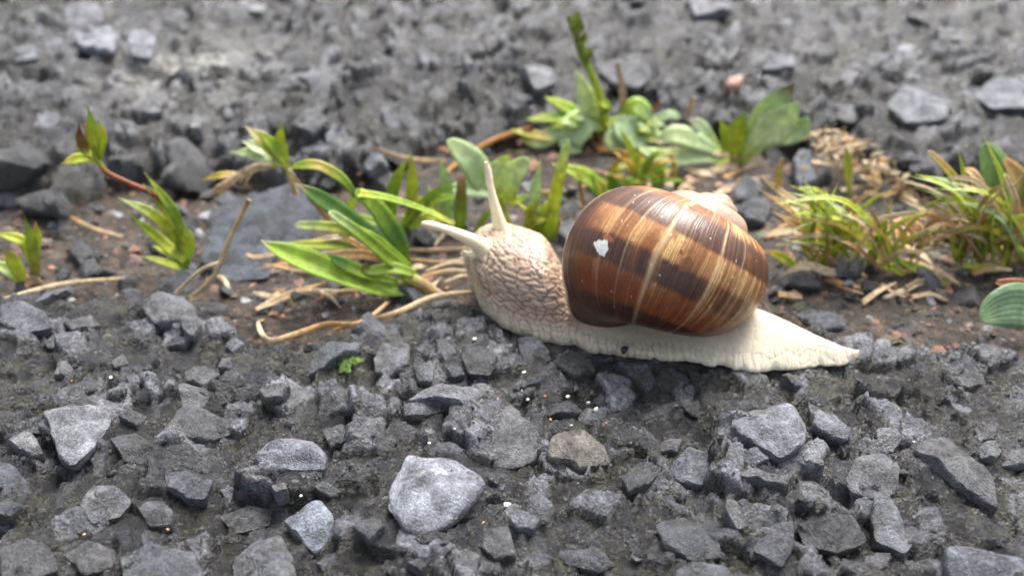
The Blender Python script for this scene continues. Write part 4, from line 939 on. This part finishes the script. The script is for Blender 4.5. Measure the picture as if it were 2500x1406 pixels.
p.blade([(2195, 645, 0), (2160, 590, 0), (2120, 520, 0)], 24, [GREEN, GREEN, YELL, ORANGE])
p.blade([(2195, 660, -1), (2225, 705, -2), (2255, 722, -3)], 24, [GREEN, LIME, TAN])
p.blade([(2198, 665, -1), (2215, 740, -3), (2232, 832, -5)], 20, [LIME, YELL, ORANGE, TAN])
p.blade([(2110, 668, -1), (2030, 665, -2), (1960, 650, -3), (1875, 692, -4)], 22, [TAN, STRAW, STRAW, DRY], 'dry_blade', twist=1)
p.blade([(2050, 675, -2), (2010, 705, -3), (1955, 748, -5)], 26, [STRAW, DRY, STRAW], 'dry_blade')
p.blade([(2110, 672, -2), (2120, 710, -3), (2150, 748, -4)], 16, [TAN, STRAW, TAN], 'dry_blade', shape='straw')
p.blade([(2148, 746, -4), (2125, 775, -5), (2085, 815, -6)], 22, [TAN, TAN, BROWN], 'dry_blade')
p.blade([(2095, 660, 0), (2085, 600, 0), (2040, 585, 0)], 20, [GREEN, LIME, PALE])
p.blade([(1950, 660, 0), (1910, 630, 0), (1862, 610, 0)], 26, [GREEN, LIME, ORANGE])
p.blade([(1905, 470, 8), (1898, 430, 8), (1910, 385, 8)], 22, [ORANGE, YELL, TAN], 'dry_blade', shape='blunt')
p.blade([(1990, 520, 6), (1920, 480, 7), (1840, 420, 8)], 20, [TAN, TAN, BROWN], 'dry_blade')
p.blade([(2140, 650, -1), (2180, 655, -1), (2230, 690, -2)], 22, [LIME, LIME, LIME])
p.tuft(60, (1960, 2240, 655), (1880, 2300, 450, 620), 11, MIXP, seed=21, dy=6)
p.tuft(26, (1970, 2080, 600), (1920, 2080, 440, 530), 11, [[GREEN, LIME, PALE], [GREEN, LIME, LIME], [LIME, PALE, (.62, .68, .45)]], seed=22, dy=4)
litter(p, 26, (1890, 2300, 560, 740), DRYP, 53)
p = Plant('grass_tuft', 2440, 650, 'mixed green and orange grass tuft with a rounded leaf behind it', 'grass')
p.blade([(2490, 640, 0), (2455, 470, 1), (2402, 332, 1)], 22, [GREEN, GREEN, LIME])
p.blade([(2395, 560, 2), (2330, 440, 3), (2265, 368, 3)], 28, [YELL, LIME, YELL, TAN], shape='blunt')
p.blade([(2420, 560, 0), (2330, 465, 0), (2235, 425, 0)], 26, [LIME, SAGE, LIME])
p.blade([(2490, 620, -2), (2440, 530, -2), (2330, 488, -2)], 22, [GREEN, SAGE, PALE])
p.blade([(2482, 600, -1), (2478, 500, -1), (2452, 425, -1)], 30, [ORANGE, TAN, STRAW], shape='blunt')
p.blade([(2365, 500, 3), (2352, 430, 3), (2340, 372, 3)], 16, [SAGE, LIME, LIME])
p.blade([(2410, 480, 4), (2380, 430, 4), (2345, 410, 4)], 26, [BROWN, TAN, ORANGE], 'dry_blade')
p.blade([(2440, 560, 9), (2430, 450, 9), (2395, 355, 9)], 150, [SAGE, (.17, .28, .08), (.15, .25, .08)], 'leaf', shape='oval', cup=.1)
p.blade([(2490, 520, 8), (2495, 460, 8), (2450, 390, 8)], 80, [(.3, .22, .06), (.22, .2, .05), ORANGE], 'leaf', shape='oval', cup=.2)
p.blade([(2350, 648, -2), (2430, 655, -2), (2460, 620, -2)], 22, [LIME, LIME, YELL])
p.blade([(2300, 560, 1), (2340, 600, 0), (2375, 640, -1)], 26, [GREEN, GREEN, GREEN])
p.tuft(75, (2330, 2540, 640), (2190, 2560, 420, 600), 12, MIXP, seed=31, dy=5)
p.tuft(30, (2220, 2400, 600), (2140, 2380, 510, 590), 12, [[TAN, ORANGE, TAN], [TAN, STRAW, STRAW]], 'dry_blade', seed=32, dy=4)
litter(p, 16, (2180, 2480, 560, 700), DRYP, 52)
# round leaf at the right edge
p = Plant('clover_leaf', 2530, 815, 'grey green oval leaf on a reddish stem lying over the soil', 'weed')
p.blade([(2540, 770, -1), (2490, 748, -2), (2440, 755, -3), (2392, 778, -4)], 118, [SAGE, (.16, .26, .14), (.17, .27, .15), SAGE], 'leaf', shape='oval', cup=.08, face=(.05, -.8, .6))
p.blade([(2540, 730, 1), (2500, 705, 1), (2430, 690, 1)], 50, [RUST, RUST, (.3, .12, .05)], 'leaf', shape='oval', cup=.3)
p.stem([(2535, 815, 0), (2540, 790, -1), (2535, 765, -1)], 12, [RUST, RUST, RUST])
# left-hand weeds
p = Plant('reddish_weed', 452, 668, 'spindly weed with a long reddish stem and narrow lime leaves', 'weed')
p.stem([(455, 672), (448, 610), (425, 530), (385, 480), (320, 450), (262, 422), (238, 392), (222, 340)], 15, [LIME, LIME, RUST, RUST, RUST, RUST, LIME, LIME])
for P, w, cs in [([(238, 400), (232, 335), (214, 258)], 34, [LIME, LIME, GREEN]), ([(232, 392), (205, 352), (192, 300)], 34, [LIME, (.3, .2, .08), RUST]), ([(236, 392), (195, 388), (148, 400)], 34, [LIME, LIME, YELL]),
                 ([(240, 400), (252, 345), (240, 290)], 26, [LIME, LIME, YELL]), ([(232, 385), (200, 362), (186, 340)], 24, [LIME, LIME, LIME]), ([(228, 360), (222, 330), (205, 300)], 26, [LIME, YELL, TAN]),
                 ([(448, 610), (380, 530), (288, 482)], 34, [LIME, LIME, PALE]), ([(440, 560), (400, 500), (348, 448)], 36, [LIME, LIME, PALE]), ([(452, 640), (395, 590), (312, 520)], 34, [LIME, LIME, GREEN]),
                 ([(450, 600), (425, 520), (352, 420)], 30, [LIME, GREEN, LIME]), ([(452, 630), (430, 560), (372, 530)], 34, [GREEN, LIME, LIME]), ([(455, 655), (420, 620), (372, 600)], 30, [GREEN, LIME, LIME]),
                 ([(456, 650), (465, 590), (440, 540)], 28, [GREEN, LIME, GREEN]), ([(455, 662), (400, 640), (345, 625)], 20, [GREEN, LIME, LIME])]:
    p.blade([(*q, random.uniform(-1.5, 1.5)) for q in P], w * .8, cs, 'leaf', shape='grass', cup=.3)
p = Plant('seedling', 82, 705, 'tiny lime green seedling with a brown sheath at its foot', 'weed')
for P, w, cs in [([(85, 700), (85, 620), (60, 528)], 30, [RUST, LIME, GREEN]), ([(82, 650), (55, 590), (-20, 568)], 26, [LIME, LIME, LIME]), ([(60, 690), (35, 640), (12, 606)], 34, [LIME, LIME, YELL]), ([(50, 690), (20, 660), (-30, 635)], 30, [LIME, PALE, LIME]), ([(88, 640), (92, 580), (86, 540)], 24, [LIME, LIME, YELL])]:
    p.blade(P, w, cs, 'leaf', cup=.3)
p.blade([(95, 712, -1), (80, 690, -1), (60, 692, -1)], 40, [ORANGE, TAN, ORANGE], 'sheath', shape='oval', cup=.4)
p = Plant('uprooted_sprig', 712, 470, 'half withered sprig with pale leaves and tangled dry roots', 'weed')
p.stem([(722, 475), (708, 430), (700, 400)], 14, [TAN, STRAW, LIME])
for P, w, cs in [([(702, 402), (650, 378), (560, 372)], 42, [LIME, PALE, PALE]), ([(700, 398), (650, 350), (598, 308)], 36, [LIME, LIME, STRAW]), ([(700, 395), (685, 350), (690, 302)], 28, [LIME, LIME, LIME]), ([(690, 395), (640, 365), (590, 345)], 36, [PALE, (.6, .65, .45), PALE]), ([(700, 400), (670, 360), (632, 318)], 30, [LIME, GREEN, LIME]), ([(600, 430), (545, 428), (495, 440)], 18, [TAN, YELL, YELL])]:
    p.blade([(*q, random.uniform(-1, 1)) for q in P], w, cs, 'leaf', cup=.3)
for k in range(16):
    a = random.uniform(0, 1); p.blade([(700, 402, 0), (640 - 40 * a, 400 + 22 * a + random.uniform(-8, 8), -1), (560 - 60 * a + random.uniform(-30, 60), 430 + 50 * a + random.uniform(-15, 15), -3)], random.uniform(6, 12), [TAN, STRAW, TAN], 'dry_root', shape='straw')
# loose dead straws
def straw(P, w, cols, label, ys=None, shape='straw', group=None, **k):
    W = []
    for q in P:
        z = q[2] if len(q) > 2 else .5
        for _ in range(3): b = G(q[0], q[1], z); z = gz(b[0], b[1]) + (q[2] if len(q) > 2 else .5)
        W.append(b)
    W = np.array(W); W[:, 2] = np.maximum(W[:, 2], smooth(W[:, 2], 2))
    c = W.mean(0)
    if shape == 'straw':
        rr = w * .31 * mmpp(c[1]); return obj('straw', tube_mesh('straw', W - c, [rr * .5, rr * .9, rr, rr * 1.05, rr * .95, rr * .8], M_dry, 44, 10, cols, flat=.3), None, c, label, 'straw', group)
    o = obj('straw', ribbon('straw', W - c, w * .8 * mmpp(c[1]), cols, shape=shape, **k), None, c, label, 'straw', group); return o
straw([(634, 784, 1.6), (633, 802, 1.4), (641, 819, 1.3), (664, 831, 1.2), (720, 835, 1.0), (800, 816, .6), (880, 788, .8), (952, 735, .8)], 22, [TAN, STRAW, TAN, ORANGE, TAN], 'curved orange brown dead straw with a hooked end on the slab rim')
straw([(815, 806, .5), (960, 766, .8), (1060, 735, 1), (1170, 712, 1)], 22, [ORANGE, TAN, STRAW, TAN], 'long straight tan straw reaching under the snail front')
straw([(624, 756, .8), (700, 725, 1.2), (795, 688, 1.2)], 24, [STRAW, TAN, ORANGE], 'short tan straw under the long curved green blade', shape='grass')
straw([(-30, 742, .7), (150, 712, .9), (315, 680, 1.2)], 20, [STRAW, STRAW, TAN], 'pale dead stalk lying across the rim below the lime seedling')
p = Plant('forked_stalk', 480, 722, 'pale forked dead stalk leaning on the blue grey stones', 'straw')
p.stem([(470, 728, -1), (525, 670, 0), (560, 585, 2), (608, 488, 4)], 13, [STRAW, DRY, STRAW, TAN])
p.stem([(540, 640, 1), (490, 660, 0), (430, 715, -1)], 10, [STRAW, DRY, STRAW])
p.blade([(460, 730, -1.5), (490, 718, -1.2), (522, 690, -.5)], 26, [TAN, STRAW, STRAW], 'sheath')
LIT = ['ending at the snail mouth'] + ['between grass tuft and snail neck'] * 2 + ['under the long curved green blade', 'between grass tuft and snail neck', 'below the tip of the lower eye stalk', 'under the long curved green blade', 'between grass tuft and snail neck', 'beside the reddish runner', 'beside the dead plantain leaf', 'against the top of the shell', 'at the foot of the forked stalk', 'beside the red-stemmed weed', 'behind the blades before the shell']
for i, P in enumerate([[(975, 612), (1060, 612), (1160, 606)], [(1040, 662), (1100, 645), (1165, 648)], [(1085, 690), (1130, 678), (1168, 682)], [(690, 722), (760, 712), (835, 712)], [(985, 632), (1080, 640), (1165, 628)], [(1060, 600), (1095, 560), (1130, 540)], [(770, 735), (830, 718), (880, 712)], [(1020, 680), (1090, 664), (1150, 664)], [(905, 360), (1000, 410), (1090, 395)], [(1400, 405), (1480, 425), (1560, 445)], [(1420, 455), (1520, 450), (1600, 460)], [(560, 705), (545, 682), (530, 676)], [(150, 520), (230, 560), (300, 580)], [(1290, 470), (1340, 470), (1400, 465)]]):
    straw([(a, b, .8) for a, b in P], random.uniform(13, 22), random.choice([[TAN, STRAW, TAN], [ORANGE, TAN, STRAW], [BROWN, TAN, TAN], [DRY, STRAW, DRY]]), '%s bit of dead straw on the soil %s' % (['pale', 'tan', 'brownish'][i % 3], LIT[i]), group='straw litter in the crack', twist=random.uniform(-.6, .6))

# ------------------------------------------------------------------ loose stones and grains
SHORT = {'big tuft': 'the big grass tuft', 'small tuft': 'the upright blades', 'small broad-leaved': 'the oval-leaved weed', 'few upright': 'the blades before the shell', 'leaning green': 'the leaning blades',
         'broad-leaved plantain': 'the plantain', 'thin bright': 'the thin grass behind the shell', 'leafy weed': 'the leafy weed', 'heap of': 'the dead grass heap', 'mixed tuft': 'the tuft by the tail',
         'mixed green': 'the tuft with the rounded leaf', 'grey green': 'the grey green leaf', 'spindly weed': 'the red-stemmed weed', 'tiny lime': 'the lime seedling', 'half withered': 'the withered sprig', 'pale forked': 'the forked stalk'}
def loose(poly, h, t, blue, warm, tilt, label, seed, z=None, cat='stone', group=None, name='loose_stone'):
    z0 = -4.0 if z is None else z
    for _ in range(3):
        W = np.array([G(a, b, z0 + h * .6)[:2] for a, b in poly]); z0 = float(np.mean(ground(W[:, 0], W[:, 1])))
    V, Fq, c = outline_stone(W, h, seed, tilt, 1.5)
    o = obj(name, mesh(name, V, Fq, M_stone, sharp=38), None, (c[0], c[1], z0), label, cat, group); o.color = stone_tone(t, blue, warm); return o
loose([(505, 500), (560, 474), (740, 465), (775, 500), (755, 560), (690, 600), (520, 600)], 4.2, .26, 1.2, 0, (0, .05), 'large flat blue grey stone in the crack behind the forked stalk', 901)
loose([(488, 640), (500, 590), (570, 545), (625, 548), (672, 602), (650, 655), (560, 665)], 4.0, .36, .9, 0, (0, .16), 'pale faced blue grey stone in front of the large flat one', 902)
loose([(1935, 385), (1985, 335), (2035, 368), (2020, 410), (1960, 425)], 5.0, .66, .4, 0, (0, .12), 'light grey block of stone beside the dead grass heap', 903)
loose([(885, 415), (925, 396), (952, 432), (900, 442)], 3.0, .55, .7, 0, (0, .1), 'small pale blue stone on bare soil of the crack', 904)
loose([(1945, 758), (1985, 743), (2072, 772), (2062, 797), (1985, 797)], 2.2, .36, .5, 0, (0, .1), 'dark flat stone just above the snail tail', 905)
loose([(1790, 445), (1830, 430), (1870, 450), (1850, 480), (1800, 480)], 3.5, .42, .5, 0, (0, .1), 'dark blue grey stone behind the spire of the shell', 906)
loose([(1810, 500), (1850, 485), (1890, 505), (1870, 540), (1820, 535)], 3.5, .34, .4, 0, (0, .1), 'dark stone touching the right end of the shell', 907)
loose([(160, 610), (200, 590), (230, 620), (200, 645)], 2.6, .2, .3, 0, (0, .1), 'small black stone on the soil beside the lime seedling', 908)
loose([(1755, 300), (1775, 275), (1800, 288), (1790, 305)], 2.6, .6, 0, 1, (0, .1), 'pinkish pebble behind the leafy weed', 909).color = (.42, .24, .19, 1)
loose([(242, 130), (250, 118), (268, 120), (270, 133)], 1.8, .8, 0, 1, (0, .1), 'tiny orange pebble on the far slab', 910, 4).color = (.62, .33, .18, 1)
for k in range(95):
    while True:
        px, py = random.uniform(-20, 2500), random.uniform(420, 760); w = base_at(px, py); sl_ = ground(np.array([w[0]]), np.array([w[1]]), True)[4][0]
        if sl_ < .4 and foot_dist(w[0], w[1]) > 4: break
    r = random.uniform(1.0, 3.6)
    t = random.uniform(.04, .42); wm = random.uniform(0, .3)
    near_p = min(PLANTS, key=lambda q: np.hypot(q[0][0] - w[0], q[0][1] - w[1]))[1]
    short = SHORT[near_p.split(' ')[0] + ' ' + near_p.split(' ')[1]]
    lab = '%s %s stone chip on the soil nearest to %s' % ('small' if r < 2 else 'large' if r > 3 else 'middling', 'black' if t < .17 else 'dark grey' if t < .3 else 'mid grey', short)
    o = obj('loose_stone', random.choice(SHAPES), None, (w[0], w[1], w[2] + r * .15), lab, 'stone', 'stone chips in the crack')
    o.scale = (r * random.uniform(.8, 1.3), r * random.uniform(.7, 1.1), r * random.uniform(.5, .8)); o.rotation_euler = (random.gauss(0, .3), random.gauss(0, .3), random.uniform(0, 6.3)); o.color = stone_tone(t, random.uniform(0, .6), wm)
M_grain = rocky('grain', base_obj=True).m
gv, gf = rock_shape(2, 991); GRAIN = [mesh('sand_grain', rock_shape(2, 990 + k)[0], gf, plain('grain_%d' % k, c, .4, .15)) for k, c in enumerate([(.72, .70, .58), (.62, .60, .55), (.55, .22, .10), (.58, .38, .2)])]
GR = [(1158, 830, 0, 9), (1279, 911, 0, 8), (1236, 1236, 0, 16), (1047, 1082, 0, 7), (1228, 1087, 0, 5), (1110, 1048, 1, 6), (1395, 1040, 1, 7), (1455, 1002, 1, 12), (1386, 970, 0, 8), (1288, 975, 0, 8), (1330, 968, 2, 8), (1343, 1026, 2, 9), (1480, 1033, 2, 6), (950, 949, 2, 6), (1192, 972, 2, 8), (1180, 1276, 3, 7), (1215, 975, 3, 6), (410, 1293, 3, 8), (206, 1305, 3, 7), (586, 923, 2, 5), (175, 930, 2, 5), (1983, 1308, 0, 9), (2147, 1373, 0, 7), (270, 922, 0, 7), (1275, 955, 1, 7), (1436, 985, 1, 8), (690, 775, 2, 12), (640, 785, 3, 10), (1090, 705, 2, 9), (2230, 1080, 1, 6), (735, 1210, 0, 6), (1060, 725, 0, 14), (1100, 546, 3, 9)]
for px, py, k, d in GR:
    w = base_at(px, py, 0); r = d * .5 * mmpp(w[1])
    lab = ['tiny cream grain of sand on the asphalt', 'tiny light grey grain of sand on the asphalt', 'tiny orange red grain of grit on the ground', 'tiny tan grain of grit on the ground'][k]
    if d == 16: lab = 'white angular grain beside the largest pale stone'
    o = obj('sand_grain', GRAIN[k], None, (w[0], w[1], w[2] + r * .5), lab, 'grain', None if d == 16 else ['cream sand grains', 'grey sand grains', 'orange grit', 'tan grit'][k]); o.scale = (r * 1.2, r, r * .9); o.rotation_euler = (0, 0, random.uniform(0, 6))
# moss cushion
mv = []; mf = []; mc = []; b = base_at(846, 898, 0)
for k in range(420):
    a = random.uniform(0, 6.28); q = random.random() ** .5; x, y = b[0] + math.cos(a) * q * 3.2 * (.6 + .4 * math.sin(a * 3)), b[1] + math.sin(a) * q * 2.2; z = max(gz(x, y), .2)
    h = random.uniform(.35, 1.0) * (1.2 - q); t = random.uniform(0, 6.28); dx, dy = math.cos(t) * .16, math.sin(t) * .16; n = len(mv); lx, ly = random.gauss(0, .25), random.gauss(0, .25)
    mv += [(x - dx, y - dy, z - .2), (x + dx, y + dy, z - .2), (x - dy, y + dx, z - .2), (x + lx, y + ly, z + h)]; mf += [(n, n + 1, n + 3), (n + 1, n + 2, n + 3), (n + 2, n, n + 3)]; mc += [(.1, .2, .03)] * 3 + [(.22, .36, .05)]
obj('moss', mesh('moss', mv, mf, M_leaf, True, dict(Col=np.array(mc), vv=np.zeros(len(mv)))), None, None, 'small cushion of bright green moss beside a dark slanted stone', 'moss', kind='stuff')
